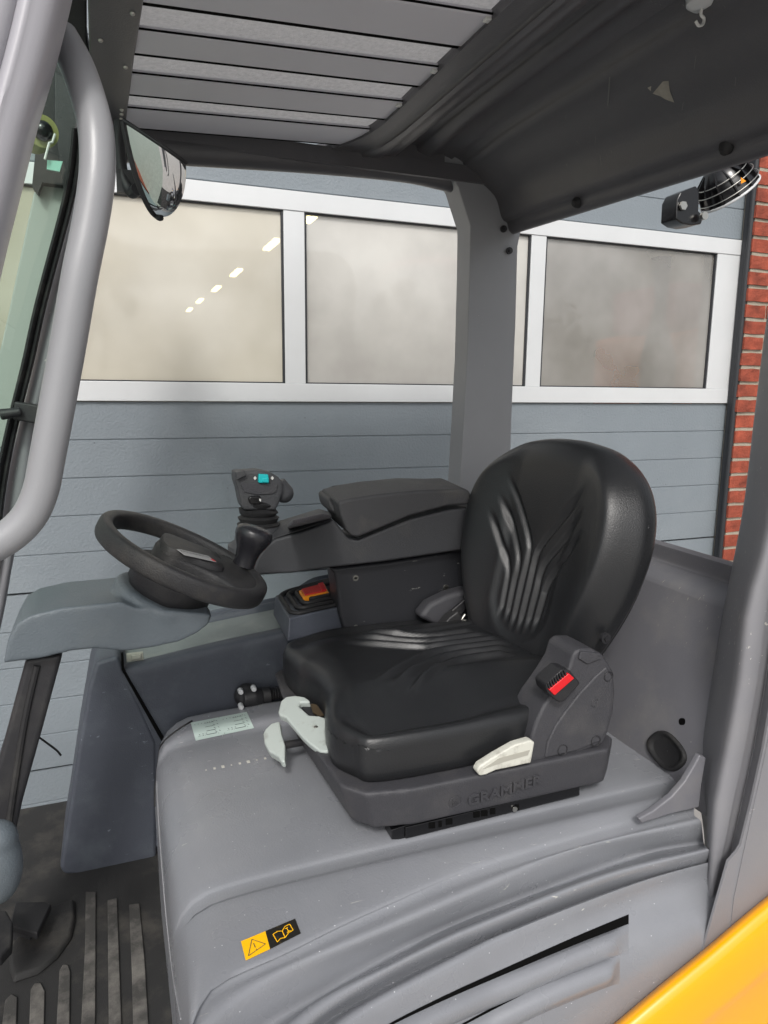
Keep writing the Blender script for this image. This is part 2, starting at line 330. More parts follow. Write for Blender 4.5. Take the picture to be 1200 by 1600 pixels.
# --- sectional door
door = thing('sectional_door', 'slate grey ribbed sectional garage door with a row of silver framed windows', 'garage door', (0.6, DY+.02, 0))
DX0, DX1 = -2.6, 2.53
def ribs(z0, z1, name):
    mb = MB(); z = z0; zz = []
    n = max(1, round((z1-z0)/.1193)); st = (z1-z0)/n
    prof = []
    for i in range(n):
        a = z0+i*st
        prof += [(0.0, a+.0035), (0, a+st-.0035), (.0032, a+st-.0020), (.0032, a+st+.0000)] if i < n-1 else [(0, a+.0035), (0, a+st-.001)]
    prof = [(.004, z0+.0005)]+prof
    rows = [[(x, DY+y, z) for (y, z) in prof] for x in (DX0, DX1)]
    mb.grid(rows); mb.box((DX0, DY+.006, z0+.0006), (DX1, DY+.04, z1-.0006))
    return build(name, mb, m_door, door, smooth=False)
top_sill = 1.5545
k = top_sill
for a in range(2): ribs(k-.1193*5+.002, k-.002, 'door_panel'); k -= .1193*5
ribs(0.02, k-.002, 'door_panel')
ribs(2.232, 2.232+.60, 'door_panel'); ribs(2.836, 3.44, 'door_panel')
# window section
wz0, wz1 = 1.5545, 2.2285; mz0, mz1 = 1.6155, 2.168
fr = MB(); fr.box((DX0, DY-.012, wz0), (DX1, DY+.03, mz0)); fr.box((DX0, DY-.012, mz1), (DX1, DY+.03, wz1))
# vertical members between: (x0,x1)
vert = [(-2.6, -2.44), (-1.31, -1.24), (-0.375, -0.305), (0.5585, 0.6285), (1.493, 1.557), (2.388, 2.53)]
vt = MB()
for a, b_ in vert: vt.box((a, DY-.009, mz0), (b_, DY+.028, mz1))
wf = build('window_frame', fr, m_alu, door, bevel=.002, seg=2)
build('mullion', vt, m_alu, wf, bevel=.002, seg=2)
pm_ = [m_pane2, m_pane1, m_pane1, m_pane2, m_pane3]
for i in range(5):
    a = vert[i][1]; b_ = vert[i+1][0]
    g = MB(); e = .007
    g.box((a, DY-.004, mz0), (a+e, DY+.02, mz1)).box((b_-e, DY-.004, mz0), (b_, DY+.02, mz1)).box((a+e, DY-.004, mz0), (b_-e, DY+.02, mz0+e*.6)).box((a+e, DY-.004, mz1-e*.6), (b_-e, DY+.02, mz1))
    pn = build('window_pane', MB().grid([[(a+e, DY+.006, mz0+e*.6), (b_-e, DY+.006, mz0+e*.6)], [(a+e, DY+.006, mz1-e*.6), (b_-e, DY+.006, mz1-e*.6)]]), pm_[i], door, smooth=False)
    build('pane_gasket', g, m_gasket, pn)
# side seal against the bricks
ss = build('side_seal', MB().box((2.504, 2.350, 0.0), (2.60, 2.384, 3.5)).cyl((2.512, 2.355, 0), (2.512, 2.355, 3.5), .012), m_gasket, door)
# --- brick wall (individual bricks within one wall mesh)
bx0 = 2.512
wallo = thing('brick_wall', 'red brick wall with sandy joints right of the garage door', 'brick wall', (3.3, 2.35, 0))
br = MB(); rnd = random.Random(3)
ch = .0657
for c in range(int(4.2/ch)):
    z = c*ch; x = bx0+(0 if c % 2 == 0 else 0)
    first = .105 if c % 2 else .215
    while x < 4.6:
        L_ = first if x == bx0 else .215
        j = lambda a: rnd.uniform(-a, a)
        y0 = 2.335+j(.003); x0 = x+j(.002)+(j(.004) if x == bx0 else 0); x1 = x+L_+j(.002)
        # slightly wavy brick front (3x2 cells)
        nx = 5 if L_ > .15 else 3; rows = []
        for zi in range(4):
            zz = z+.007+(ch-.0145)*zi/3
            rows.append([(x0+(x1-x0)*xi/nx+j(.0012), y0+j(.0016), zz+j(.0014)) for xi in range(nx+1)])
        b0 = [(p[0], 2.372, p[2]) for p in rows[0]]; b1 = [(p[0], 2.372, p[2]) for p in rows[-1]]
        br.grid([b0]+rows+[b1])
        lcol = [r[0] for r in rows]; br.grid([lcol, [(p[0], 2.372, p[2]) for p in lcol]])
        rcol = [r[-1] for r in rows]; br.grid([rcol, [(p[0], 2.372, p[2]) for p in rcol]])
        x += L_+.011
build('bricks', br, m_brick, wallo, smooth=False)
build('mortar', MB().box((bx0+.006, 2.3405, 0), (4.6, 2.6, 4.2)), m_mortar, wallo, smooth=False)
lw = thing('brick_wall', 'far left brick wall beyond the garage door, out of the picture', 'brick wall', (-3.8, 2.35, 0))
build('wall_face', MB().box((-5.0, 2.25, 0), (DX0-.01, 2.5, 4.2)), m_brick, lw, smooth=False)
up = thing('fascia_wall', 'slate grey fascia above the garage door', 'wall', (0, 2.4, 3.45))
build('wall_face', MB().box((DX0-.01, 2.36, 3.45), (2.41, 2.6, 6.4)), m_door, up, smooth=False)

m_leaf = mat('dark_green_leaves', (.05, .085, .03), .6, var=.3, vscale=2); m_bark = mat('brown_bark', (.12, .09, .06), .9)
for i, (px, dist, hh, lab) in enumerate(((850, 20, 4.6, 'smaller broadleaf tree at the far side of the yard, mirrored in the right window'), (1010, 26, 3.8, 'low rounded tree at the far side of the yard, right of the taller one'), (620, 30, 6.5, 'tall broadleaf tree at the far side of the yard, mirrored in the middle window'))):
    q = PY(px, 600, 4.8+dist); cx, cy = q[0], 4.8-q[1]
    t0 = thing('tree', lab, 'tree', (cx, cy, 0), 'trees across the yard')
    build('trunk', MB().tube([(cx, cy, 0), (cx+.1, cy, hh*.4), (cx, cy+.1, hh*.75)], [.22, .15, .05], 8), m_bark, t0)
    lf = MB(); rr0 = random.Random(i+11)
    for k_ in range(2600):
        u_ = Vector((rr0.gauss(0, 1), rr0.gauss(0, 1), rr0.gauss(0, 1))).normalized()*(rr0.random()**.45)
        lump = 1+.35*math.sin(u_.x*5+i)*math.cos(u_.z*6+u_.y*4)
        c_ = np.array((cx+u_.x*hh*.34*lump, cy+u_.y*hh*.34*lump, hh*.62+u_.z*hh*.38*lump)); a_ = unit([rr0.gauss(0,1) for _ in range(3)]); b9 = unit(np.cross(a_, [rr0.gauss(0,1) for _ in range(3)]))
        z9 = .10+.08*rr0.random(); lf.add([c_-a_*z9, c_+b9*z9*.6, c_+a_*z9, c_-b9*z9*.6], [(0,1,2,3)])
    build('crown', lf, m_leaf, t0, smooth=False, merge=False)

# ================================================================== FORKLIFT
FL = thing('forklift', 'grey and yellow forklift with open cab, black vinyl seat and small steering wheel', 'forklift', (0.45, 1.2, 0))
ROOFN = (-.05, 0, 1); ROOFP = (.08, 0, 2.13)
def PR(px, py, dz=0): return PP(px, py, ROOFN, (ROOFP[0], 0, ROOFP[2]+dz))
def roofz(x, dz=0): return 2.13+.05*(x-.08)+dz

# ---------- hood (engine cover with seat deck and side)
NC = 26
def row_deck(Y, dz=0, xf=.045, r=.05, x1=.97):
    return resample([(xf, Y, .36), (xf, Y, .60), (xf-.002, Y, .80+dz), (xf+.004, Y, .855+dz), (xf+.022, Y, .885+dz), (xf+.055, Y, .899+dz), (xf+.11, Y, .903+dz), (.3, Y, .905+dz), (.6, Y, .905+dz), (x1, Y, .905+dz)], 60)
def row_px(pts, Z=None, Y=None, tail=None, ytail=.74):
    W = [PZ(p[0], p[1], Z) if Y is None else PY(p[0], p[1], Y) for p in pts]
    y0 = W[0][1]
    head = [(.040, y0-.012, .36), (.040, y0-.010, .60), (.041, y0-.006, .76), (.047, y0-.002, W[0][2]-.04)]
    return resample([np.array(h) for h in head]+catmull(W, 4), 60)
rows = []
rows.append([(p[0], 1.50, p[2]) for p in row_deck(1.5, -.07, .10)])
rows.append(row_deck(1.49, -.02, .085))
rows.append(row_deck(1.465, .012, .066))
rows.append(row_deck(1.43, .014, .056)); rows.append(row_deck(1.388, .014, .050))
rows.append(row_deck(1.370, .001, .047)); rows.append(row_deck(1.33, 0)); rows.append(row_deck(1.2, 0)); rows.append(row_deck(1.05, 0)); rows.append(row_deck(.945, .000)); rows.append(row_deck(.925, -.0045)); rows.append(row_deck(.905, -.004)); rows.append(row_deck(.885, -.001))
L1 = [(300,1597),(325,1552),(362,1527),(450,1489),(520,1455),(600,1419),(750,1357),(950,1297),(1085,1262)]
r1 = [(306,1625),(345,1580),(400,1541),(475,1504),(600,1452),(750,1387),(900,1328),(1095,1283)]
gr = [(330,1680),(400,1620),(475,1572),(600,1500),(700,1450),(800,1410),(1000,1337),(1100,1318)]
r2 = [(345,1710),(420,1630),(500,1562),(600,1512),(680,1472),(750,1441),(950,1363),(1105,1325)]
r2b = [(350,1728),(430,1648),(510,1578),(600,1525),(680,1485),(750,1454),(950,1375),(1110,1333)]
r3 = [(370,1760),(450,1680),(530,1602),(600,1558),(700,1505),(800,1455),(1000,1378),(1132,1341)]
s1 = [(390,1790),(470,1710),(550,1642),(610,1598),(710,1545),(810,1492),(1000,1410),(1135,1372)]
L1b = [(p[0], p[1]+12) for p in L1]
rows.append(row_px([(p[0], p[1]-10) for p in L1], Z=.896)); rows.append(row_px(L1, Z=.890)); rows.append(row_px(L1b, Z=.886))
rows.append(row_px(r1, Z=.884))
rows.append(row_px([(p[0]*.45+q[0]*.55, p[1]*.45+q[1]*.55) for p, q in zip(r1, gr)], Z=.855)) 
rows.append(row_px(gr, Z=.830))
rows.append(row_px(r2, Z=.853)); rows.append(row_px(r2b, Z=.845)); rows.append(row_px([(p[0], p[1]+18) for p in r2b], Z=.812))
rows.append(row_px(r3, Z=.828)); 
s1w = row_px(s1, Z=.792); rows.append(s1w)
s2w = [np.array((p[0], min(p[1]-.004, .763), p[2]-.05)) for p in s1w]; rows.append(s2w)
rows.append([np.array((p[0], .758, min(p[2]-.10, .70))) for p in s2w]); rows.append([np.array((p[0], .756, .36+.1*(p[2]-.36))) for p in s2w])
hb = MB().surf(rows, 1, 4)
hood = build('engine_hood', hb, m_hood, FL, angle=80, merge=False)
HB = bvh_of([hood])
# louvre slots with pressed lips, laid on the hood side
def lay_strip(pts, w0, w1, up, off=.001, n=40, prof=None):
    P = catmull(pts, 8); P = resample(P, n); rows = [[], []]; 
    out = []
    for i, p in enumerate(P):
        t_ = i/(n-1); w_ = w0+(w1-w0)*t_
        a, na = hit(HB, p[0], p[1]-w_/2, off); b_, nb = hit(HB, p[0], p[1]+w_/2, off); out.append((a, b_, na))
    return out
slots = [([(560,1632),(610,1600),(700,1556),(800,1512),(900,1469),(982,1436)], 3, 15), ([(690,1622),(720,1602),(825,1547),(900,1514),(968,1487)], 3.5, 7)]
for pts, w0, w1 in slots:
    st = lay_strip(pts, w0, w1, 1, .0006)
    mb = MB(); mb.grid([[s[0] for s in st], [s[1] for s in st]])
    sl_ = build('louvre_slot', mb, m_dark, hood)
    # pressed lip below the slot
    rows = []
    P = resample(catmull(pts, 8), 40)
    for kk, (dy, off) in enumerate([(0, .0008), (3, .008), (10, .014), (22, .014), (34, .008), (46, -.001)]):
        r = []
        for i, p in enumerate(P):
            e = min(1, (39-i)/3.)
            h_, n_ = hit(HB, p[0], p[1]+(w0+(w1-w0)*i/39)/2+dy, 0); r.append(h_+n_*(off*max(e, .0)+(.0005 if e == 0 else 0)))
        rows.append(r)
    build('louvre_lip', MB().surf(rows, 1, 3), m_hood, hood, angle=80)
# stickers
def decal(name, quad, mt, parent, n=8, off=.0012, bvh=None, label=None):
    rows = []
    for i in range(n+1):
        r = []
        for j in range(n+1):
            u, v_ = j/n, i/n
            q = [(1-u)*(1-v_)*quad[0][c]+u*(1-v_)*quad[1][c]+u*v_*quad[2][c]+(1-u)*v_*quad[3][c] for c in (0, 1)]
            h_, _ = hit(bvh or HB, q[0], q[1], off); r.append(h_)
        rows.append(r)
    return build(name, MB().grid(rows), mt, parent, label=label)
def quad_pt(quad, u, v_): return [(1-u)*(1-v_)*quad[0][c]+u*(1-v_)*quad[1][c]+u*v_*quad[2][c]+(1-u)*v_*quad[3][c] for c in (0, 1)]
def ink(name, quad, strokes, mt, parent, w_=1.0, off=.0018, bvh=None):
    mb = MB()
    for poly in strokes:
        for a, b_ in zip(poly[:-1], poly[1:]):
            pa = quad_pt(quad, *a); pb = quad_pt(quad, *b_)
            A, n_ = hit(bvh or HB, *pa, off); B, _ = hit(bvh or HB, *pb, off)
            if np.linalg.norm(B-A) > 1e-5: mb.line(A, B, w_*.0007, n_)
    return build(name, mb, mt, parent)
qy = [(376.5,1472),(414.5,1456),(422,1484),(384,1502)]; qb = [(414.5,1456),(461,1436.5),(470,1459.5),(422,1484)]
ws = decal('warning_sticker', qy, m_sticky, hood, label='yellow half of the warning sticker')
bs = decal('manual_sticker', qb, m_stickb, hood, label='black half of the warning sticker')
ink('warning_triangle', qy, [[(.14,.86),(.42,.14),(.88,.66),(.14,.86)], [(.44,.36),(.47,.6)], [(.445,.36),(.475,.6)], [(.485,.68),(.49,.73)]], m_ink, ws, 1.3)
ink('open_book', qb, [[(.2,.35),(.36,.3),(.5,.4),(.52,.82),(.38,.74),(.26,.85),(.2,.35)], [(.5,.4),(.62,.22),(.78,.2),(.82,.62),(.66,.66),(.52,.82)], [(.6,.35),(.7,.33)], [(.65,.34),(.68,.58)], [(.62,.6),(.74,.57)]], m_sticky, bs, 1.6)
qw = [(298,1130),(385.5,1113),(397,1138),(306,1158)]
dp = decal('data_sticker', qw, m_stickw, hood, n=10)
stk = []
for h0 in (.02, .52):
    for a in (.04,.10,.16,.22,.26,.30,.34): stk.append([(h0+a,.15),(h0+a+.005,.82)])
    for v_ in (.2,.4,.6,.8): stk.append([(h0+.2,v_),(h0+.36,v_)])
    stk.append([(h0+.38,.12),(h0+.385,.85)]); stk.append([(h0+.385,.12),(h0+.39,.85)])
    for v_ in (.15,.32,.5,.68): stk += [[(h0+.41,v_),(h0+.43,v_+.06)], [(h0+.34,v_),(h0+.37,v_+.07)]]
    for a in (.06,.12,.18): stk += [[(h0+a,.7),(h0+a+.02,.72)], [(h0+a,.78),(h0+a+.02,.8)]]
stk.append([(.5,.03),(.5,.97)])
ink('printed_table', qw, stk, mat('sticker_print', srgb(34, 44, 48), .6), dp, 1.5)
# row of little worn dots on the deck
dots = MB()
for i in range(9):
    h_, n_ = hit(HB, 322+i*13.2, 1203.5-i*2.6, .0005); r_ = .0012+.0008*((i*7) % 3)
    dots.obox(h_, (r_, 0, 0), (0, r_*1.6, 0), (0, 0, .0002))
build('worn_dots', dots, mat('worn_primer', PALE, .7), hood)

def bead(name, pts, r_, mt, parent, bvh):
    P = [hit(bvh, p[0], p[1], r_*.3)[0] for p in resample(catmull(pts, 5), 30)]; P = [p for p in P if p is not None]
    return build(name, MB().tube(P, r_, 8), mt, parent)
bead('hood_edge_line', [(245,1222),(250,1310),(259,1420),(270,1520),(283,1592)], .0011, m_frame, hood, HB)
bead('hood_seal', [(243,1260),(243,1210),(246,1180),(256,1160),(275,1143),(300,1127)], .0022, m_rubber, hood, HB)

# ---------- rear wall behind the seat
rw = []
for (X, Z) in [(.925, .88), (.935, .93), (.955, 1.0), (1.0, 1.13), (1.03, 1.200), (1.036, 1.212), (1.048, 1.222), (1.085, 1.238), (1.089, 1.240), (1.093, 1.246), (1.095, 1.270), (1.097, 1.274), (1.110, 1.277), (1.116, 1.272), (1.118, 1.23), (1.12, .8)]:
    rw.append([(X, .80, Z), (X, 1.0, Z), (X, 1.3, Z+.002), (X, 1.55, Z), (X, 1.76, Z)])
rwall = build('rear_bulkhead', MB().surf(rw, 3, 3), m_rearwall, FL, angle=50, merge=False)
RB = bvh_of([rwall])
# oval rubber plug and small hole
def ring_on(bvh, cx, cy, ax, ay, rot, off, n=36, px_r=1.0):
    out = []
    for i in range(n):
        t_ = 2*math.pi*i/n; c_, s_ = math.cos(t_), math.sin(t_)
        # stadium-ish superellipse
        e = 2/2.6; x = ax*abs(c_)**e*math.copysign(1, c_)*px_r; y = ay*abs(s_)**e*math.copysign(1, s_)*px_r
        xr = x*math.cos(rot)-y*math.sin(rot); yr = x*math.sin(rot)+y*math.cos(rot)
        h_, n_ = hit(bvh, cx+xr, cy+yr, off); out.append(h_)
    return out
def plug(cx, cy, ax, ay, rot, parent, bvh, mt, name):
    rings = [ring_on(bvh, cx, cy, ax, ay, rot, o_, px_r=s_) for s_, o_ in ((1, .0004), (.98, .006), (.90, .0075), (.80, .006), (.74, .002), (.70, .001), (.02, .001))]
    mb = MB().grid(rings, close_u=True); return build(name, mb, mt, parent, angle=60)
plug(1043.5, 1173.5, 34, 23, math.radians(50), rwall, RB, m_rubber, 'rubber_plug')
hr = [ring_on(RB, 1066, 1127.5, 5.2, 5.6, 0, o_, 20, s_) for s_, o_ in ((1, .0006), (.02, .0006))]
build('cable_hole', MB().grid(hr, close_u=True), m_dark, rwall)

# ---------- near rear pillar (B pillar) with folded edges
E0 = [(1262,0),(1240,200),(1218,380),(1200,500),(1180,660),(1163,800),(1134,950),(1112,1080),(1093,1182),(1094,1260),(1103,1330),(1100,1400)]
def rowp(pts, Y): return [PY(p[0], p[1], Y) for p in resample(catmull(pts, 6), 30)]
E1 = [(1300,0),(1275,200),(1250,400),(1228,560),(1207,740),(1190,850),(1163,950),(1150,1060),(1130,1170),(1112,1260),(1108,1320),(1104,1400)]
E2 = [(1325,0),(1300,200),(1276,400),(1255,560),(1236,740),(1215,850),(1197,950),(1183,1060),(1163,1170),(1144,1260),(1130,1330),(1114,1400)]
E3 = [(1337,0),(1312,200),(1288,400),(1267,560),(1248,740),(1228,850),(1212,950),(1197,1060),(1178,1170),(1158,1260),(1143,1330),(1128,1400)]
E4 = [(1352,0),(1327,200),(1303,400),(1282,560),(1262,740),(1242,850),(1226,950),(1211,1060),(1192,1170),(1172,1260),(1157,1330),(1142,1400)]
br_ = [[p+np.array((.03, .03, 0)) for p in rowp(E0, .90)], rowp(E0, .90), rowp([(a[0]*.6+b[0]*.4, a[1]*.6+b[1]*.4) for a, b in zip(E0, E1)], .855), rowp(E1, .805), rowp([(a[0]*.5+b[0]*.5, a[1]) for a, b in zip(E1, E2)], .790), rowp(E2, .786), rowp([(p[0]+1, p[1]) for p in E2], .788), rowp([(p[0]-1, p[1]) for p in E3], .790), rowp(E3, .790), rowp(E4, .762), rowp([(p[0]+1, p[1]) for p in E4], .7585)]
last = br_[-1]
br_ += [[p+np.array((.004, -.0003, 0)) for p in last]]
# continue downwards to the body
br_ = [r+[r[-1]+np.array((-.002, 0, -.12)), r[-1]+np.array((0, 0, -.3))] for r in br_]
bp = build('rear_pillar_near', MB().surf(br_, 1, 3), m_frame_d, FL, angle=70, solid=.004, merge=False)
bp.name = 'rear_pillar'
build('rear_side_panel', MB().prism([PY(x, y, .7565) for x, y in ((1138,1346),(1152,1330),(1158,1320),(1173,1260),(1193,1170),(1212,1060),(1227,950),(1243,850),(1263,740),(1283,560),(1304,400),(1328,200),(1353,0),(1480,0),(1450,300),(1415,600),(1385,900),(1400,1240),(1500,1240),(1500,1700),(1000,1700),(1098,1486))], (0, .004, 0)), m_frame_d, FL)
# gusset plate in the corner
gp = [(1094,1180),(1104,1184),(1097,1225),(1093,1262),(1050,1272),(1003,1287),(998,1280),(1020,1268),(1050,1245),(1070,1222),(1083,1200)]
build('corner_gusset', MB().prism([PY(x, y, .838) for x, y in gp], (0, .012, 0)), m_rearwall, FL, bevel=.003)
# welded ends of the sill ribs
for a, b_ in (((1112, 1318), (1138, 1352)), ((1003, 1286), (1088, 1264))):
    A, _ = hit(HB, *a, .002); B, _ = hit(HB, *b_, .002)
    if A is None or B is None: continue
    pth = catmull([A, (A+B)/2+np.array((0, 0, .002)), B], 8); rr = [.0030+.0012*math.sin(i*2.1) for i in range(len(pth))]
    build('weld_bead', MB().tube(pth, rr, 10), m_hood, hood)

# ---------- yellow body corner
yb = []
edge = [(900,1650),(960,1600),(1030,1541),(1100,1484),(1160,1433),(1200,1400),(1260,1350),(1330,1290),(1400,1230)]
for (dx, dy, Y) in [(-2,-2,.775),(0,0,.752),(8,9,.735),(26,30,.722),(55,62,.716),(64,72,.719),(90,100,.722),(160,180,.72),(320,350,.71)]:
    yb.append([PY(p[0]+dx, p[1]+dy, Y) for p in edge])
build('counterweight_cover', MB().surf(yb, 4, 3), m_yellow, FL, angle=80, solid=-.004, merge=False, label='glossy yellow body panel at the rear corner')

# ---------- far rear pillar
fp = [(735,352),(734,420),(730,560),(722,700),(718,765),(700,960),(860,960),(796,760),(800,640),(806,500),(809,385),(812,370),(818,345),(806,300),(790,268),(760,250),(712,244),(676,240),(655,236),(654,255),(660,264),(690,270),(706,276),(716,292),(724,318)]
o = build('rear_pillar', MB().prism([PY(x, y, 1.70) for x, y in fp], (0, .075, 0)), m_frame, FL, bevel=.0025, seg=2)
for x, y in ((786, 358), (795, 392)):
    bo = MB(); c = PY(x, y, 1.697); bo.cyl(c, c-np.array((0, .006, 0)), .0085, n=16); bo.cyl(c-np.array((0, .006, 0)), c-np.array((0, .010, 0)), .0045, n=6); build('bolt', bo, m_black, o)

# ---------- roof: far rail, front plate, slats, sheet, rear shell
rail = MB().tube(catmull([(.02, 1.72, 2.100), (.19, 1.72, 2.110), (.47, 1.725, 2.126), (.70, 1.73, 2.133), (.82, 1.74, 2.128), (.98, 1.75, 2.115)], 6), .030, 16)
build('side_rail', rail, m_roof, FL)
def rp(pts, dz=0, up=.03): 
    return [PR(x, y, dz) for x, y in pts]
build('roof_edge_flange', MB().box((.02, 1.692, 2.112), (1.0, 1.704, 2.150)).box((.62, 1.694, 2.14), (.80, 1.7035, 2.18)), m_roof, FL, smooth=False)
fpz = build('front_roof_plate', MB().prism(rp([(136,-60),(232,-60),(225,0),(210,90),(197,190),(190,225),(150,225),(140,90)], -.006), (0, 0, .014)), m_roof, FL, bevel=.003)
for x, y in ((207,20),(196,104),(190,171),(190,178),(189,185),(157,62)):
    c = PR(x, y, -.006); build('rivet', MB().sphere(c, .004, 10, 6), m_metal, fpz)
# windscreen header gasket
hg = MB().prism([PR(98,-60), PR(136,-60), PR(136,60), PR(150,160), PR(168,225), PR(140,225), PR(110,120)], (0, 0, .03))
build('header_gasket', hg, m_rubber, FL, bevel=.004)
ys = [(1.05, 1.157), (1.238, 1.315), (1.401, 1.491), (1.566, 1.676)]
ys = [(.872, .945), (1.03, 1.135), (1.238, 1.320), (1.401, 1.491), (1.566, 1.662)]
# slat y ranges from the measured dark lines
ys = [(1.045, 1.150), (1.236, 1.316), (1.400, 1.492), (1.566, 1.672)]
ys = [(.70, .78), (.87, .965)]+ys
for i, (a, b_) in enumerate(ys):
    mb = MB(); x0, x1 = .050, .598
    sec = [(a, .000), (a+.003, -.002), (b_-.003, -.002), (b_, .000), (b_, .007), (b_-.003, .007), (b_-.003, .002), (a+.003, .002), (a+.003, .007), (a, .007)]
    q0 = [(x0, y, roofz(x0, z)) for y, z in sec]
    xs = .598
    q1 = [(xs if y > (a+b_)/2 else x1, y, roofz(x1, z)) for y, z in sec]
    mb.add(q0+q1, [(j, (j+1) % 10, (j+1) % 10+10, j+10) for j in range(10)]+[tuple(range(9, -1, -1)), tuple(range(10, 20))])
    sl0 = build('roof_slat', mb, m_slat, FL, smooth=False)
    for y_, w_, h9, h0_ in ((a-.0035, .0035, .002, .000), (b_, .011, .009, .0)): build('slat_shadow_line', MB().add([(x0, y_, roofz(x0, .000)), (xs, y_, roofz(xs, .000)), (xs, y_+w_, roofz(xs, .000)), (x0, y_+w_, roofz(x0, .000)), (x0, y_, roofz(x0, h9)), (xs, y_, roofz(xs, h9)), (xs, y_+w_, roofz(xs, h9)), (x0, y_+w_, roofz(x0, h9))], [(0,3,2,1),(4,5,6,7),(0,1,5,4),(1,2,6,5),(2,3,7,6),(3,0,4,7)]), m_dark, sl0, smooth=False)  # black strips painting the shadow lines along both slat edges
    cl = MB()
    c = np.array((.588, a+.008, roofz(.588, -.004))); cl.obox(c-np.array((.024, 0, 0)), (.006, 0, 0), (0, .006, 0), (0, 0, .003))
    build('slat_clip', cl, m_white_ink, sl0, bevel=.001)
build('roof_sheet', MB().grid([[(.02, .45, roofz(.02, .011)), (.64, .45, roofz(.64, .011))], [(.02, 1.70, roofz(.02, .011)), (.64, 1.70, roofz(.64, .011))]]), m_poly, FL, smooth=False)
# rear roof shell (pressed sheet): profile along X, stations along Y
prof = [(.566, .009), (.567, -.006), (.570, -.010), (.610, -.012), (.613, -.019), (.632, -.019), (.636, -.012), (.668, -.012), (.672, .004), (.690, .020), (.722, .022), (.728, .010), (.760, .004), (.766, .014), (.80, .018), (.822, .012), (.826, .020), (.852, .010), (.858, -.002), (.885, -.014), (.915, -.040), (.945, -.066), (.958, -.092), (.966, -.116), (.975, -.128), (.985, -.133), (.992, -.152), (1.005, -.160), (1.012, -.150), (1.013, -.10)]
rows = []
Ys = [.45, .60, .75, .9, 1.05, 1.2, 1.35, 1.5, 1.6, 1.66, 1.70, 1.73]
for Y in Ys:
    r = []
    for (x, z) in prof:
        xx = x; zz = roofz(x)+z-smooth01((x-.80)/.17)*(.016+.034*(1.7-Y))
        if Y > 1.5:
            k_ = (Y-1.5)/.23
            if x < .62: xx = x-.085*k_**2*(1-(x-.56)/.06*.6)
            if x > .70 and x < .96: zz -= .02*k_*math.sin((x-.70)/.26*math.pi)
        r.append((xx, Y, zz))
    rows.append(r)
shell = build('rear_roof_shell', MB().surf(rows, 2, 2), m_roof, FL, angle=75, solid=-.003, merge=False)
RS = bvh_of([shell])
for x, y in ((1136, 229), (903, 316)):
    h_, n_ = hit(RS, x, y, .001)
    if h_ is not None: build('rubber_grommet', MB().tube([h_, h_+n_*.006, h_+n_*.012], [.013, .011, .006], 16), m_rubber, shell)
h_, n_ = hit(RS, 1097, 2, 0)
hk = MB(); h0 = h_; hk.tube([h0+np.array((0,0,.01)), h0+np.array((0,0,-.004)), h0+np.array((0,0,-.010))], [.024, .022, .014], 20)
hook = build('coat_hook', hk, m_alu, shell, label='small pale coat hook on the ceiling')
c0 = h0+np.array((0, 0, -.010))
build('hook_wire', MB().tube(catmull([c0, c0+(0,0,-.008), c0+(.006,0,-.012), c0+(.005,0,-.020), c0+(-.003,0,-.023), c0+(-.009,0,-.018)], 6), .0022, 8), m_white_ink, hook)
qd = [(1012,132),(1046,126),(1054,161),(1030,152)]
# paint chips
pc = MB()
for poly in ([(1020,146),(1036,127),(1045,126),(1047,142),(1054,160),(1040,155),(1032,150)], [(1012,137),(1018,134),(1017,142)]):
    pts = [hit(RS, x, y, .0006)[0] for x, y in poly]; pc.add(pts, [tuple(range(len(pts)))])
build('bare_paint_chip', pc, mat('bare_primer', srgb(150, 146, 136), .7, var=.15, vscale=60), shell)

m_drip = mat('faint_drip_mark', srgb(112, 112, 112), .6)
for (xa, ya, xb, yb, w_) in ((953,120,950,165,2.2), (1088,86,1085,108,.8), (1068,160,1066,172,.8), (931,212,930,226,.8), (938,242,940,258,1.0), (1057,278,1057,306,1.6), (885,178,884,186,.8), (1150,120,1149,134,.7)):
    A, n_ = hit(RS, xa, ya, .0008); B, _ = hit(RS, xb, yb, .0008)
    if A is not None and B is not None: build('drip_mark', MB().line(A, B, w_*.0011, n_), m_drip, shell, smooth=False)
# ---------- mirror
MC = PY(238, 262, 1.40)
def PM(x, y, Y=1.40): return PY(x, y, Y)
# panoramic half-dome: flat back edge line from (199,193) to (243,335), bulging to the right
toview = unit(CAM-PM(230, 260))
Q0 = PM(224, 212, 1.40); QA = PM(243, 336, 1.42)-Q0; QB = PM(290, 254, 1.34)-Q0; QC = toview*.065-R2*.034+U2*.024
def qdome(th, ph, k=1.0):
    e = 1.22; return Q0+(QA*abs(math.cos(ph))**e+QB*abs(math.sin(ph))**e)*math.sin(th)*k+QC*math.cos(th)*k
NN = 24; rows = [[qdome(a, b_) for b_ in np.linspace(0, math.pi/2, NN)] for a in np.linspace(.02, math.pi/2, NN)]
backp = MB().prism([qdome(math.pi/2, b_, 1.0) for b_ in np.linspace(0, math.pi/2, 16)]+[Q0-R2*.004+U2*.004], -toview*.012, .96)
rim_l = [qdome(a, 0, 1.01) for a in np.linspace(.02, math.pi/2, 20)]; rim_t = [qdome(a, math.pi/2, 1.01) for a in np.linspace(.02, math.pi/2, 20)]
backp.tube(rim_l, .0045, 10).tube(rim_t, .0035, 10)
backp.tube(catmull([qdome(math.pi/2, 0, 1.0), qdome(math.pi/2, .12, 1.02), qdome(math.pi/2, .22, 1.01)], 5), .005, 10)
mir = build('mirror_housing', backp, m_black, FL, label='panoramic cab mirror, chrome quarter dome with black rim')
build('mirror_glass', MB().grid(rows), m_chrome, mir, angle=80, merge=False)
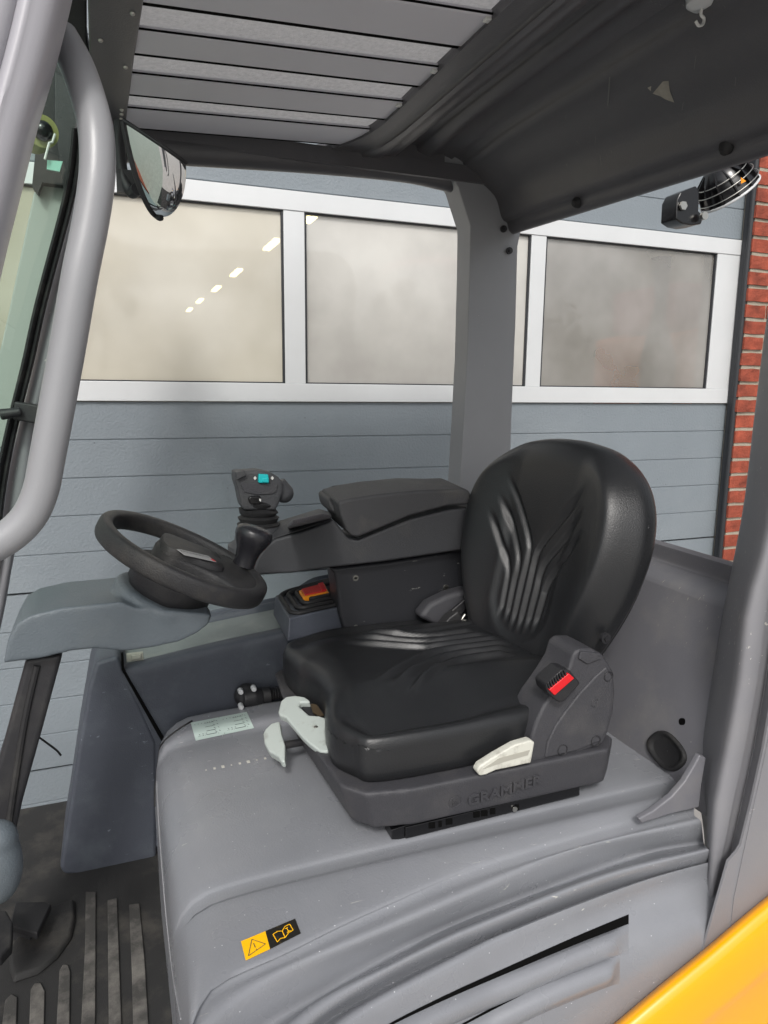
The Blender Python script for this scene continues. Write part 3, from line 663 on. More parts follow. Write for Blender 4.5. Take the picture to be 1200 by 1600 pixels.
build('mirror_bracket', MB().tube(catmull([PM(188,190,1.50), PM(186,230,1.50), PM(192,275,1.50), PM(205,300,1.49), PM(214,296,1.47)], 5), .011, 12).obox(PM(198,285,1.50), (.018,0,0), (0,.010,0), (0,0,.02)), m_black, mir)

# ---------- work light at the rear
wl0 = PX(1110, 310, 1.24)
lit = MB(); ax = unit((.93, -.10, -.12)); cpos = PX(1128, 316, 1.24)
cpos = PY(1122, 318, 1.36)
dax = unit(PY(1172, 292, 1.30)-PY(1075, 333, 1.42)); 
fdir = unit(np.array([.55, -.35, -.50])); 
su = unit(np.cross(dax, fdir)); fdir = np.cross(su, dax)
base = PY(1085, 332, 1.42)
disc_c = PY(1140, 302, 1.40); 
A1 = unit(PY(1168, 275, 1.40)-PY(1100, 340, 1.40)); nrm = unit(np.cross(A1, np.array([0., 1, 0]))); 
nrm = unit(nrm if nrm[0] > 0 else -nrm); A2 = np.cross(nrm, A1)
rings = []
for d_, r_ in ((-.075, .012), (-.07, .030), (-.05, .046), (-.02, .060), (.0, .066)):
    rings.append([disc_c+nrm*d_+r_*(math.cos(t_)*A1+math.sin(t_)*A2) for t_ in np.linspace(0, 2*math.pi, 32, endpoint=False)])
wlb = MB().grid(rings, close_u=True).add(rings[0], [tuple(range(32))])
for j in range(12):
    t_ = 2*math.pi*j/12; rd = math.cos(t_)*A1+math.sin(t_)*A2; td = np.cross(nrm, rd)
    wlb.prism([disc_c+nrm*-.07+rd*.03, disc_c+nrm*-.045+rd*.062, disc_c+nrm*-.002+rd*.070, disc_c+nrm*-.002+rd*.06, disc_c+nrm*-.05+rd*.04], td*.003)
wlt = build('work_light', wlb, m_rail, FL, label='round black finned work light with bracket behind the roof')
rim = [disc_c+nrm*.001+.0685*(math.cos(t_)*A1+math.sin(t_)*A2) for t_ in np.linspace(0, 2*math.pi, 40, endpoint=False)]
build('lens_rim', MB().tube(rim, .003, 8, closed=True), m_alu, wlt)
lens = [disc_c+nrm*.002+.066*(math.cos(t_)*A1+math.sin(t_)*A2) for t_ in np.linspace(0, 2*math.pi, 40, endpoint=False)]
build('lens', MB().add(lens, [tuple(range(40))]), mat('lamp_lens', (.5, .52, .54), .08, coat=.5), wlt)
build('warning_triangle', MB().prism([PY(1158,277,1.33), PY(1166,283,1.33), PY(1158,287,1.33)], (0, .001, 0)), m_orange, wlt, smooth=False)
for d9, r9 in ((-.012, .0715), (-.030, .066), (-.046, .058)): build('cooling_ring', MB().tube([disc_c+nrm*d9+r9*(math.cos(t_)*A1+math.sin(t_)*A2) for t_ in np.linspace(0, 2*math.pi, 40, endpoint=False)], .0011, 6, closed=True), m_metal, wlt)
bkt = [(1058,312),(1056,342),(1066,349),(1080,352),(1096,350),(1100,338),(1092,330),(1093,300),(1088,290),(1064,300)]
bo_ = build('light_bracket', MB().prism([PY(x, y, 1.37) for x, y in bkt], (0, .05, 0)), m_rail, wlt, bevel=.003)
c = PY(1066, 322, 1.368); c2 = PY(1098, 338, 1.36)
build('bolt', MB().cyl(c, c-np.array((0,.006,0)), .010, n=6), m_metal, bo_) if False else build('bolt', MB().cyl(c, c-np.array((0,.006,0)), .010, n=6), m_metal, wlt); build('bolt', MB().cyl(c2, c2-np.array((0,.008,0)), .009, n=16), m_metal, wlt)

# ---------- near front pillar (A pillar), very close on the left
A0 = [(128,-120),(105,0),(78,110),(50,205),(25,305),(0,405),(-25,520),(-60,700)]
def sh(pts, d): return [(p[0]+d, p[1]) for p in pts]
rowsA = [[p+np.array((-.02, .05, 0)) for p in rowp(A0, .80)], rowp(A0, .80), rowp(sh(A0, -8), .765), rowp(sh(A0, -26), .748), rowp(sh(A0, -56), .742), rowp(sh(A0, -62), .741), rowp(sh(A0, -70), .746), rowp(sh(A0, -78), .752), rowp(sh(A0, -84), .750), rowp(sh(A0, -92), .742), rowp(sh(A0, -140), .738), rowp(sh(A0, -260), .74)]
build('front_pillar', MB().surf(rowsA, 1, 3), m_front, FL, angle=70, solid=.004, merge=False)
# grab bar
gb = catmull([PY(96,58,.86), PY(118,98,.84), PY(137,150,.82), PY(150,205,.80), PY(152,270,.79), PY(142,345,.785), PY(125,430,.78), PY(106,540,.78), PY(88,640,.78), PY(74,715,.78), PY(64,765,.78), PY(46,806,.78), PY(14,838,.78), PY(-30,862,.78), PY(-80,885,.78)], 6)
build('grab_bar', MB().tube(gb, .0168, 24), m_frame, FL)

# ---------- far front pillar, windscreen, gasket, clip
Fo = [(141,300),(135,326),(97,494),(87,558),(71,612),(55,679),(45,758),(21,874),(10,937),(0,985)]
Fi = [(118,300),(113,326),(74,473),(53,568),(43,610),(28,672),(13,742),(0,842),(-14,930),(-22,985)]
rr_ = [rowp(Fo, 1.72), rowp(Fo, 1.64), rowp([(a[0]*.85+b[0]*.15, a[1]) for a, b in zip(Fo, Fi)], 1.61), rowp([(a[0]*.3+b[0]*.7, a[1]) for a, b in zip(Fo, Fi)], 1.61), rowp(Fi, 1.63)]
build('front_pillar', MB().surf(rr_, 1, 2), m_frame_d, FL, angle=60, merge=False)
G0 = [(132,200),(126,262),(113,326),(74,473),(53,568),(32,653),(13,742),(0,842),(-14,930)]
gk = [rowp(sh(G0, 0), 1.60), rowp(sh(G0, -4), 1.585), rowp(sh(G0, -9), 1.592), rowp(sh(G0, -13), 1.582), rowp(sh(G0, -19), 1.582), rowp(sh(G0, -20), 1.62)]
build('windscreen_gasket', MB().surf(gk, 1, 2), m_rubber, FL, merge=False)
# glass: ruled surface between near pillar and far gasket
gn = [PY(p[0]-6, p[1], .79)+np.array((-.17, .04, 0)) for p in resample(catmull(A0, 6), 12)]
gf = [PY(p[0]-14, p[1], 1.587) for p in resample(catmull([(140,-60)]+G0[:-1], 6), 12)]
wsn = build('windscreen', MB().grid([gn, gf]), m_wind, FL)
# mast and equipment seen through the windscreen
build('corner_bracket', MB().prism([PY(x, y, 1.69) for x, y in ((84,110),(212,180),(196,268),(180,262),(160,300),(132,345),(118,345),(100,300),(84,200))], (0, .02, 0)), m_black, FL, bevel=.004)
ms = MB().prism([PY(52,195,1.75), PY(64,90,1.75), PY(150,60,1.75), PY(125,292,1.75), PY(66,285,1.75), PY(59,302,1.75), PY(50,290,1.75), PY(55,240,1.75)], (0, .05, 0))
build('mast_head', ms, mat('shadow_black_steel', srgb(20, 20, 22), .6), FL)
mp_ = MB().prism([PY(66,286,1.78), PY(120,290,1.78), PY(95,400,1.78), PY(60,560,1.78), PY(30,700,1.78), PY(-50,700,1.78), PY(0,547,1.78), PY(13,489,1.78), PY(53,300,1.78)], (0, .06, 0))
build('mast_channel', mp_, mat('grey_green_mast_steel', srgb(156, 162, 156), .5), FL, bevel=.004)
c = PY(67, 205, 1.55); fl_ = MB().cyl(c, c+np.array((-.02, .06, .01)), .028, .034, 24)
fo = build('front_light', fl_, mat('yellowed_light_housing', srgb(150, 150, 96), .5), FL)
build('lens', MB().sphere(c+np.array((0, -.002, 0)), .018, 16, 10), m_rail, fo)
build('plate_mirror', MB().prism([PY(74,250,1.55), PY(98,252,1.55), PY(93,268,1.55), PY(73,264,1.55)], (0, .006, 0)), mat('pale_teal_plate', srgb(140, 196, 180), .3), FL)
build('bright_edge_bracket', MB().tube([PY(86,209,1.54), PY(82,222,1.54), PY(77,223,1.54), PY(70,249,1.54)], .0022, 6), m_white_ink, FL)
cl = MB().prism([PY(22,627,1.56), PY(66,634,1.56), PY(61,663,1.56), PY(20,656,1.56)], (0, .05, 0)).cyl(PY(0,648,1.55), PY(34,643,1.55), .011, .008)
build('glass_clamp', cl, m_black, FL, bevel=.004)

# ---------- cab floor, mat ribs, pedals
FZ = .58
fl = build('cab_floor', MB().box((-1.0, .76, FZ-.02), (.06, 1.80, FZ)), m_floor, FL, bevel=.004)
ribm = MB()
def ribpx(pts): 
    P = [PZ(x, y, FZ+.0015) for x, y in pts]; ribm.prism(P, (0, 0, .003))
for q in ([(134,1395),(150,1395),(149,1600),(149,1650),(126,1650),(127,1600),(133,1480)], [(168,1408),(183,1405),(187,1520),(190,1600),(190,1650),(170,1650),(170,1600),(169,1500)],
          [(202,1415),(218,1413),(226,1500),(232,1600),(232,1650),(208,1650),(208,1600),(206,1520)], [(93,1518),(98,1509),(106,1509),(110,1520),(108,1650),(86,1650)],
          [(48,1548),(54,1538),(64,1538),(70,1550),(68,1650),(44,1650)], [(8,1565),(18,1555),(27,1560),(24,1650),(-2,1650)]):
    ribpx(q)
build('mat_ribs', ribm, m_rib, fl, bevel=.0015, seg=2)
hump = [(12,1490),(40,1450),(80,1420),(118,1408),(119,1440),(112,1470),(90,1500),(60,1525),(20,1538),(14,1520)]
build('pedal_hump', MB().prism([PZ(x, y, FZ+.001) for x, y in hump], (0, 0, .012), .92), m_floor, fl, bevel=.004)
ped = MB().prism([PZ(24,1408,FZ+.05), PZ(72,1408,FZ+.05), PZ(80,1412,FZ+.05), PZ(58,1458,FZ+.05), PZ(16,1446,FZ+.05)], (0, 0, -.015)).prism([PZ(30,1415,FZ+.04), PZ(70,1415,FZ+.04), PZ(54,1450,FZ+.04), PZ(22,1440,FZ+.04)], (-.01, 0, -.04), .8)
build('pedal', ped, m_rubber, FL, bevel=.003)
ped2 = MB().prism([PZ(-20,1420,FZ+.10), PZ(10,1422,FZ+.10), PZ(20,1440,FZ+.10), PZ(18,1475,FZ+.10), PZ(0,1495,FZ+.10), PZ(-20,1500,FZ+.10)], (0, 0, -.02))
build('pedal', ped2, m_rubber, FL, bevel=.004)

# ---------- side console (far side)
con = thing_dummy = None
leg = [(150,1035),(138,1075),(120,1180),(104,1290),(93,1358),(100,1368),(140,1368),(245,1350),(245,1160),(222,1108),(192,1042),(185,1024)]
cons = build('console_leg_panel', MB().prism([PY(x, y, 1.50) for x, y in leg], (0, .22, 0)), m_console, FL, bevel=.022, seg=5)
# main console loft
top = [(191,1046),(250,1032),(330,1012),(420,992),(480,978),(505,962),(528,948),(560,940)]
tw = [PY(x, y, 1.5) for x, y in catmull(top, 3)]
def trow(dy, dz, zz=None): return [np.array((p[0], 1.5+dy, zz if zz is not None else p[2]+dz)) for p in tw]
def tmix(dy, dz, k_): return [np.array((p[0], 1.5+dy, p[2]*(1-k_)+1.045*k_+dz)) for p in tw]
crow = [trow(.004, 0, .60), trow(.002, -.10), trow(0, -.03), trow(.001, -.012), trow(.006, -.003), trow(.016, 0), trow(.030, -.001), trow(.038, -.004), trow(.045, -.018), trow(.06, -.020), trow(.16, -.012), trow(.19, -.010), trow(.198, .004), trow(.215, .004), trow(.222, -.005), trow(.225, -.2)]
csl = build('side_console', MB().surf(crow, 1, 2), m_console, FL, angle=80, merge=False)
build('panel_seam', MB().prism([PY(x, y, 1.4965) for x, y in ((189,1022),(193,1021),(194,1046),(257,1155),(252,1158),(190,1047))], (0, .01, 0)), m_dark, csl)
build('tray_liner', MB().surf([trow(.050, -.017), trow(.06, -.0185), trow(.16, -.0105), trow(.188, -.0085)], 1, 2), mat('dusty_tray_plastic', srgb(112, 118, 118), .6, bump=.6, bscale=300, var=.08, dust=(srgb(140, 142, 136), .5, 14, .48)), csl, merge=False)
# latch on the tray
c = PY(211, 1026, 1.53)
build('tray_latch', MB().obox(c, (.017,0,0), (0,.004,0), (0,0,.009)).obox(c+np.array((.002,-.006,.002)), (.010,0,0), (0,.003,0), (0,0,.005)), mat('pale_metal_latch', srgb(150,150,140), .5), csl, bevel=.0015)
# brake switch module
md = [(430,938),(452,972),(478,984),(560,966),(560,925),(520,905),(440,922)]
zt = 1.115
mod = MB()
pb = [PZ(430,930,zt), PZ(452,966,zt), PZ(545,945,zt), PZ(545,898,zt)]
mod.prism([p-np.array((0,0,0)) for p in pb], (0, 0, -.05), 1.06)
mo = build('brake_module', mod, m_console, FL, bevel=.004)
for k_, (s_, h_) in enumerate(((.92, .003), (.74, .006), (.56, .009), (.40, .012))):
    c_ = sum(pb)/4+np.array((.012, 0, 0)); rp_ = [c_+(p-c_)*s_+np.array((0,0,.001)) for p in pb]
    pth = []
    for i in range(4):
        a, b_ = rp_[i], rp_[(i+1) % 4]
        for t_ in (.12, .3, .5, .7, .88): pth.append(a*(1-t_)+b_*t_+np.array((0,0,h_)))
    build('bellows_fold', MB().tube(catmull(pth, 2, True), .0052, 8, closed=True), m_rubber, mo)
sw_q = [(467,922),(507,911),(514,925),(474,933)]
bz = zt+.020; P4 = [PZ(x, y, bz) for x, y in sw_q]
swf = build('switch_frame', MB().prism(P4, (0, 0, -.013)), m_orange, mo, bevel=.003)
build('switch_button', MB().prism([sum(P4)/4+(p-sum(P4)/4)*.80+np.array((-.001,0,.0035)) for p in P4], (0, 0, -.006)), m_redsw, swf, bevel=.0015)
nn = [P4[1]*.75+P4[0]*.25, P4[1], P4[2], P4[2]*.75+P4[3]*.25]; nc = sum(nn)/4
build('switch_button', MB().prism([nc+(p-nc)*.8+np.array((-.003,0,.006)) for p in nn], (0, 0, -.006)), m_red, swf, bevel=.0015, label='raised bright red end of the switch')

# ---------- corrugated hose and connector on the console side
cc = PY(390, 1090, 1.47)
cb = MB().tube([cc-np.array((.014,0,0)), cc+np.array((.012,0,0)), cc+np.array((.03,0,0))], [.021, .021, .016], 18).tube([cc+np.array((-.004,.022,0)), cc+np.array((-.004,.004,0)), cc+np.array((-.004,-.010,0))], [.027,.027,.018], 24)
cn = build('hose_connector', cb, m_black, FL, remesh=.0028, relax=3)
for x, y in ((376.5,1081.5),(397,1077),(377,1105)):
    p = PY(x, y, 1.448); build('screw', MB().tube([p+np.array((0,.012,0)), p, p-np.array((0,.003,0))], [.0058,.0058,.0045], 12), m_alu, cn)
nut = MB().tube([cc+np.array((.028,0,0)), cc+np.array((.046,0,.001))], .0175, 20)
build('hose_nut', nut, m_black, cn, bevel=.002)
hp = []; hr = []
for i in range(60):
    t_ = i/59; p = cc*(1)+np.array((.046+.16*t_, .0, .001+.008*t_-.02*t_*t_)); hp.append(p); hr.append(.0108 if i % 2 else .0138)
build('corrugated_hose', MB().tube(hp, hr, 16), m_black, cn, angle=80)

# ---------- armrest console
def YP(pts, Y): return [PY(x, y, Y) for x, y in pts]
body = [(352,848),(352,866),(372,874),(385,880),(391,899),(455,896),(520,887),(600,878),(700,863),(750,855),(760,770),(705,778),(600,796),(540,806),(512,812),(470,826),(425,838),(405,842),(380,846)]
body = [(391,899),(455,896),(520,887),(600,878),(700,863),(760,855),(760,790),(738,792),(700,797),(640,812),(590,832),(560,844),(546,842),(530,822),(522,812),(515,816),(470,832),(430,843),(412,856),(400,878)]
arm = build('armrest_console', MB().prism(YP(body, 1.42), (0, .125, 0)), m_arm, FL, bevel=.006)
topd = [(424,838),(470,824),(514,808),(520,800),(512,790),(470,806),(440,815),(424,822)]
# upper deck strip with display (near side bevel plane up to the pad)
up_ = MB().prism([PY(412,856,1.424), PY(430,842,1.424), PY(515,814,1.424), PY(520,806,1.44), PY(515,799,1.47), PY(440,822,1.47), PY(415,838,1.47)], (0, .08, -.006))
build('control_deck', up_, m_arm, arm, bevel=.004)
DZ = lambda x, y: PP(x, y, (-.19, .25, 1), PY(480, 815, 1.475))
disp = MB().prism([DZ(452,828), DZ(449,818), DZ(456,812), DZ(506,801), DZ(515,803), DZ(518,808)], (0, 0, -.006))
dso = build('display_panel', disp, m_seatbase, arm, bevel=.002)
build('display_label', MB().prism([DZ(489,816), DZ(506,810.5), DZ(509,813.5), DZ(492,819)], (0, 0, .0012)), m_white_ink, dso, smooth=False)
tk = MB()
for i in range(6):
    a = DZ(463+i*4, 826-i*1.1); b_ = DZ(466+i*4, 818-i*1.1); tk.line(a+(0,0,.001), b_+(0,0,.001), .0009, (0,0,1))
build('display_marks', tk, mat('grey_print', srgb(130,130,128), .6), dso)
# armrest pad
pad = [(512,778),(530,812),(541,833),(549,840),(560,842),(590,830),(640,809),(700,793),(738,790),(740,782),(733,766),(720,763),(650,766),(590,771),(545,777),(528,783)]
pad = [(528,784),(532,804),(541,828),(549,838),(560,840),(590,828),(640,807),(700,791),(741,788),(741,782),(733,766),(725,764),(650,767),(590,773),(550,779)]
padm = MB().prism(YP(pad, 1.405), (0, .13, .010))
build('armrest_pad', padm, m_pad, arm, bevel=.011, seg=5)
pt = MB().prism([PY(513,779,1.45), PY(517,800,1.45), PY(530,808,1.45), PY(560,800,1.45), PY(720,780,1.45), PY(725,765,1.45), PY(690,757,1.50), PY(640,756,1.5), PY(580,762,1.5), PY(535,770,1.5)], (0, .09, .004))
build('armrest_pad', pt, m_pad, arm, bevel=.010, seg=4)
# support panel below the armrest
sp = [(515,888),(523,897),(527,920),(531,960),(538,985),(545,990),(760,1000),(775,860),(700,864),(600,879)]
spo = build('seat_side_panel', MB().prism(YP(sp, 1.455), (0, .07, 0)), m_armside, FL, bevel=.008)
for x, y in ((555.5,903),(556,981),(696.5,918)):
    p = PY(x, y, 1.455); build('screw', MB().tube([p, p-np.array((0,.0024,0)), p-np.array((0,.0024,0)), p-np.array((0,.0006,0))], [.0072, .0064, .0030, .0028], 14), m_metal, spo)

# ---------- joystick
JY = 1.50
def J(x, y, Y=JY): return PY(x, y, Y)
cup = MB().tube([J(404,868), J(404,850), J(404,822), J(404,818)], [.058, .055, .050, .046], 24).box(tuple(J(356,876)+(0,-.03,-.0)), tuple(J(440,850)+(0,.05,.0)))
cupo = build('joystick_cup', MB().tube([J(400,880), J(400,856), J(404,848), J(404,824), J(404,820)], [.060, .060, .052, .047, .044], 28), m_arm, arm, angle=50)
bt = []; rr = []
seq = [(404,822,.048),(404,818,.050),(404,815,.042),(404,811,.046),(404,808,.048),(404,805,.039),(404,801,.044),(404,797,.046),(405,793,.036),(404,788,.043),(405,784,.044),(406,780,.036),(406,775,.038)]
for x, y, r_ in seq: bt.append(J(x, y)); rr.append(r_*.92)
boot = build('joystick_boot', MB().tube(bt, rr, 32), m_rubber, arm, angle=50)
gp = [(368,737),(367,750),(372,765),(377,790),(382,797),(431,797),(437,785),(441,770),(442,755),(436,746),(425,739),(405,735),(385,736)]
grp = build('joystick_grip', MB().prism(YP(gp, JY-.035), (0, .05, 0)).tube(catmull([J(432,757,JY-.01), J(440,766,JY-.01), J(447,774,JY-.01)], 4), [.021]*9, 16).sphere(J(444,771,JY-.01), .021), m_arm, arm, remesh=.0028, relax=4)
gy = JY-.037
def gbx(name, pts, Y, d, mt, bev=.002, parent=grp, label=None): return build(name, MB().prism(YP(pts, Y), (0, d, 0)), mt, parent, bevel=bev, label=label)
gbx('grip_button', [(368,738),(382,734.5),(385,743),(371,750)], gy-.008, .012, m_arm)
gbx('thumb_switch', [(404.5,741),(419.5,741.5),(420.5,755.5),(404,754.5)], gy-.007, .012, m_teal, label='turquoise thumb switch')
gbx('thumb_switch_ridge', [(410,748),(420,746),(420.5,754),(410,754)], gy-.010, .006, m_teal, .0015)
gbx('grip_faceplate', [(376,756),(401,755),(434,757),(432,768),(424,772),(402,773),(382,769)], gy-.001, .004, m_seatbase, .001)
gbx('rocker_button', [(388,780),(391,776),(407,775),(409,786),(406,788),(391,787.5)], gy-.006, .01, m_rail, .003)
gbx('white_symbol', [(405,779),(408,780),(407.5,784),(405,782)], gy-.0075, .001, m_white_ink, 0)
for x in (398.5, 425.5):
    ar = MB(); yy = gy-.0015; ar.add([PY(x-2.3,746,yy), PY(x+2.3,746,yy), PY(x+2.3,748,yy), PY(x-2.3,748,yy), PY(x-1,744.4,yy), PY(x+1,744.4,yy), PY(x+1,746,yy), PY(x-1,746,yy), PY(x-1,748,yy), PY(x+1,748,yy), PY(x+1,749.8,yy), PY(x-1,749.8,yy)], [(0,7,6,1,2,9,8,3), (4,5,6,7), (8,9,10,11)])
    build('arrow_symbol', ar, m_white_ink, grp, smooth=False)

# ---------- steering wheel
WT = math.radians(27)
wn = unit((math.sin(WT), -0.085, math.cos(WT))); e2 = unit((0, 1, 0)-wn*wn[1]); e1 = np.cross(e2, wn)   # e1 towards the driver
WC = PY(288, 872, 1.2)
WR = .137
rows = []
N = 96; nsec = 20
v = []; 
for i in range(N):
    t_ = 2*math.pi*i/N; rd = math.cos(t_)*e1+math.sin(t_)*e2; r = []
    for j in range(nsec):
        a = 2*math.pi*j/nsec; e = .62
        x = .0112*math.copysign(abs(math.cos(a))**e, math.cos(a)); z = .0162*math.copysign(abs(math.sin(a))**e, math.sin(a))
        r.append(WC+rd*(WR+x)+wn*z)
    rows.append(r)
rows.append(rows[0])
sw = build('steering_wheel', MB().grid(rows, close_u=True), m_wheel, FL, angle=80)
# hub plate with two-lobed pad reaching towards the driver side
hubp = [(-.030,-.045),(-.048,-.025),(-.052,0),(-.048,.025),(-.030,.045),(.0,.050),(.045,.062),(.088,.098),(.13,.060),(.137,0),(.13,-.060),(.088,-.098),(.045,-.062),(0,-.050)]
hp = catmull([np.array(p) for p in hubp], 5, True)
rings = []
for s_, z in ((1.0, -.014), (1.0, .002), (.97, .008), (.90, .010), (.7, .012), (.4, .013), (.02, .0135)):
    rings.append([WC+e1*(.03+(p[0]-.03)*s_)+e2*p[1]*s_+wn*z for p in hp])
hub = build('hub_pad', MB().grid(rings, close_u=True).add(rings[0], [tuple(range(len(hp)))]), m_wheel, sw, angle=50)
rc = [(-.040,-.040),(-.048,0),(-.040,.040),(.0,.048),(.055,.045),(.062,0),(.055,-.045),(0,-.048)]
rc = catmull([np.array(p) for p in rc], 5, True); rings = []
for s_, z in ((1.0, .004), (.985, .016), (.95, .019), (.6, .0205), (.02, .021)): rings.append([WC+e1*p[0]*s_+e2*p[1]*s_+wn*z for p in rc])
hc = build('hub_cap', MB().grid(rings, close_u=True), m_wheel, sw, angle=50)
# name plate across the cap, running along e1/e2 diagonal
PLN = lambda x, y, h=.0212: PP(x, y, wn, WC+wn*h)
pq = [(276,858.5),(283,859),(325,869),(338,878.5),(326,876),(288,867.5)]
npl = build('name_plate', MB().prism([PLN(x, y) for x, y in pq], wn*.0006), mat('silver_name_plate', srgb(165, 165, 165), .4), hc, smooth=False)
xd = unit(PLN(332,873)-PLN(282,861)); yd = np.cross(wn, xd)
build('plate_lettering', MB().text('JUNGHEINRICH', .0085, PLN(304,866.2)+wn*.0009, xd, yd), m_ink, npl, smooth=False)
build('plate_accent', MB().prism([PLN(x, y)+wn*.0008 for x, y in ((329,873.5),(333,874.8),(337,878),(331,876))], wn*.0003), m_red, npl, smooth=False)
# spinner knob
kb = PLN(380, 884, .012)
kdir = unit((.10, -.02, 1)); kt = PY(398, 832, kb[1])
kpts = [kb, kb*.75+kt*.25, kb*.5+kt*.5, kb*.25+kt*.75, kt, kt*1.08-kb*.08]; kl = np.linalg.norm(kt-kb)
kd = unit(kt-kb)
kz = [0, .012, .024, .034, .043, .050, .056, .060]; kr = [.0165, .0160, .0185, .0235, .0275, .0280, .0255, .018]
build('spinner_knob', MB().tube([kb+kd*z*1.25 for z in kz]+[kb+kd*.077], [r_*1.22 for r_ in kr]+[.002], 28), m_rail if False else mat('satin_black_knob', srgb(36, 36, 40), .26, bump=.5, bscale=300), sw, angle=80)
# boss under the wheel
build('wheel_boss', MB().tube([WC-wn*.016, WC-wn*.022, WC-wn*.058, WC-wn*.064, WC-wn*.080], [.055, .071, .071, .066, .062], 40), m_black, sw, angle=40)
# ---------- steering column cover
Yn, Yf = 1.125, 1.285
near = [(5,1037),(12,1000),(26,975),(48,962),(100,950),(190,941),(212,950),(330,960),(326,975),(308,990),(280,1003),(240,1012),(200,1018),(150,1014),(110,1018),(60,1030)]
ccm = MB().prism(YP(near, Yn), (0, Yf-Yn, 0))
b0 = WC-wn*.068
ccm.tube([b0, b0-wn*.005, b0-wn*.018, b0-wn*.040], [.077, .084, .084, .068], 48)
cov = build('column_cover', ccm, m_column, FL, remesh=.0032, relax=5)
# column post
post = MB().prism(YP([(40,1030),(98,1022),(66,1140),(35,1252),(18,1330),(-20,1420),(-90,1420),(-40,1300),(0,1180)], 1.15), (0, .11, 0))
build('column_post', post, m_black, FL, bevel=.008)
build('post_ridge', MB().tube(catmull([PY(58,1040,1.149), PY(40,1120,1.149), PY(22,1230,1.149), PY(8,1330,1.149)], 4), .005, 8), m_rubber, FL)
# blue-grey lever at the lower left
lv = MB().sphere(PY(-6,1350,1.02), 1, 24, 16, [np.array([.034,0,0]), np.array([0,.03,0]), np.array([0,0,.060])]).sphere(PY(-4,1312,1.02), .027)
build('tilt_handle', lv, m_column, FL, remesh=.004, relax=6)
build('loose_cable', MB().tube(catmull([PY(58,1150,1.3), PY(72,1160,1.32), PY(88,1172,1.34), PY(95,1180,1.35)], 5), .0019, 8), m_rubber, FL)

# ---------- seat
def smooth01(x): x = max(0., min(1., x)); return x*x*(3-2*x)
def polydist(p, poly):
    best = 9
    for a, b_ in zip(poly[:-1], poly[1:]):
        ax_, ay_ = a; bx_, by_ = b_; dx, dy = bx_-ax_, by_-ay_; L2 = dx*dx+dy*dy
        t_ = max(0, min(1, ((p[0]-ax_)*dx+(p[1]-ay_)*dy)/L2)); d_ = math.hypot(p[0]-ax_-t_*dx, p[1]-ay_-t_*dy)
        if d_ < best: best = d_; bt_ = t_
    return best
def sm(x): x = np.clip(x, 0, 1); return x*x*(3-2*x)
def segdist(P, poly):          # distance of points P (M,2) to a polyline, with the length fraction of the nearest spot
    A = np.array(poly, float); a = A[:-1]; d = A[1:]-a; L2 = (d**2).sum(1)+1e-12; cum = np.concatenate([[0], np.cumsum(np.sqrt(L2))])
    best = np.full(len(P), 9.); bt = np.zeros(len(P))
    for k in range(len(a)):
        t_ = np.clip(((P-a[k])@d[k])/L2[k], 0, 1); e = np.linalg.norm(P-a[k]-t_[:, None]*d[k], axis=1); mk = e < best
        best[mk] = e[mk]; bt[mk] = (cum[k]+t_[mk]*(cum[k+1]-cum[k]))/cum[-1]
    return best, bt
def wave(P, G, pitch, A):
    e = np.full(len(P), 9.); t_ = np.zeros(len(P))
    for g in G:
        d_, tt = segdist(P, g); mk = d_ < e; e[mk] = d_[mk]; t_[mk] = tt[mk]
    amp = sm((1-t_)*4)*sm(t_*7+.1)
    return np.where(e < pitch/2, A*amp*np.clip(.5+.5*np.cos(2*math.pi*e/pitch), 0, 1)**1.2, 0)
def mkpoly(pts): return catmull([np.array(a, float) for a in pts], 7)
def pillow(outline, c, H, D, disp, org, ex, ey, en, K=110, NA=320, R=.04, back=.94):
    o = catmull([np.array(a, float) for a in outline], 16, True); o = o+[o[0]]; o = resample(o, NA+1)[:-1]; O = np.array(o); c = np.array(c, float)
    rs = [math.sin(k_/K*math.pi/2) for k_ in range(K+1)]
    P = np.concatenate([c+(O-c)*r_ for r_ in rs]); coarse = np.vstack([O[::3], O[:1]])
    dist, _ = segdist(P, coarse); dist[-len(O):] = 0
    u = np.clip(dist/R, 0, 1); h = H*np.sqrt(np.clip(1-(1-u)**2, 0, 1)); dd = disp(P)*sm(u*1.4)
    W = org+P[:, :1]*ex+P[:, 1:]*ey+(h+dd)[:, None]*en
    rows = [list(W[k_*NA:(k_+1)*NA]) for k_ in range(K+1)]
    for s_, z in ((1.004, -.2*D), (1.004, -.55*D), (.99, -.85*D), (back, -D), (.02, -D)):
        q = c+(O-c)*s_; rows.append(list(org+q[:, :1]*ex+q[:, 1:]*ey-z*-en if False else org+q[:, :1]*ex+q[:, 1:]*ey+z*en))
    return MB().grid(rows, close_u=True)
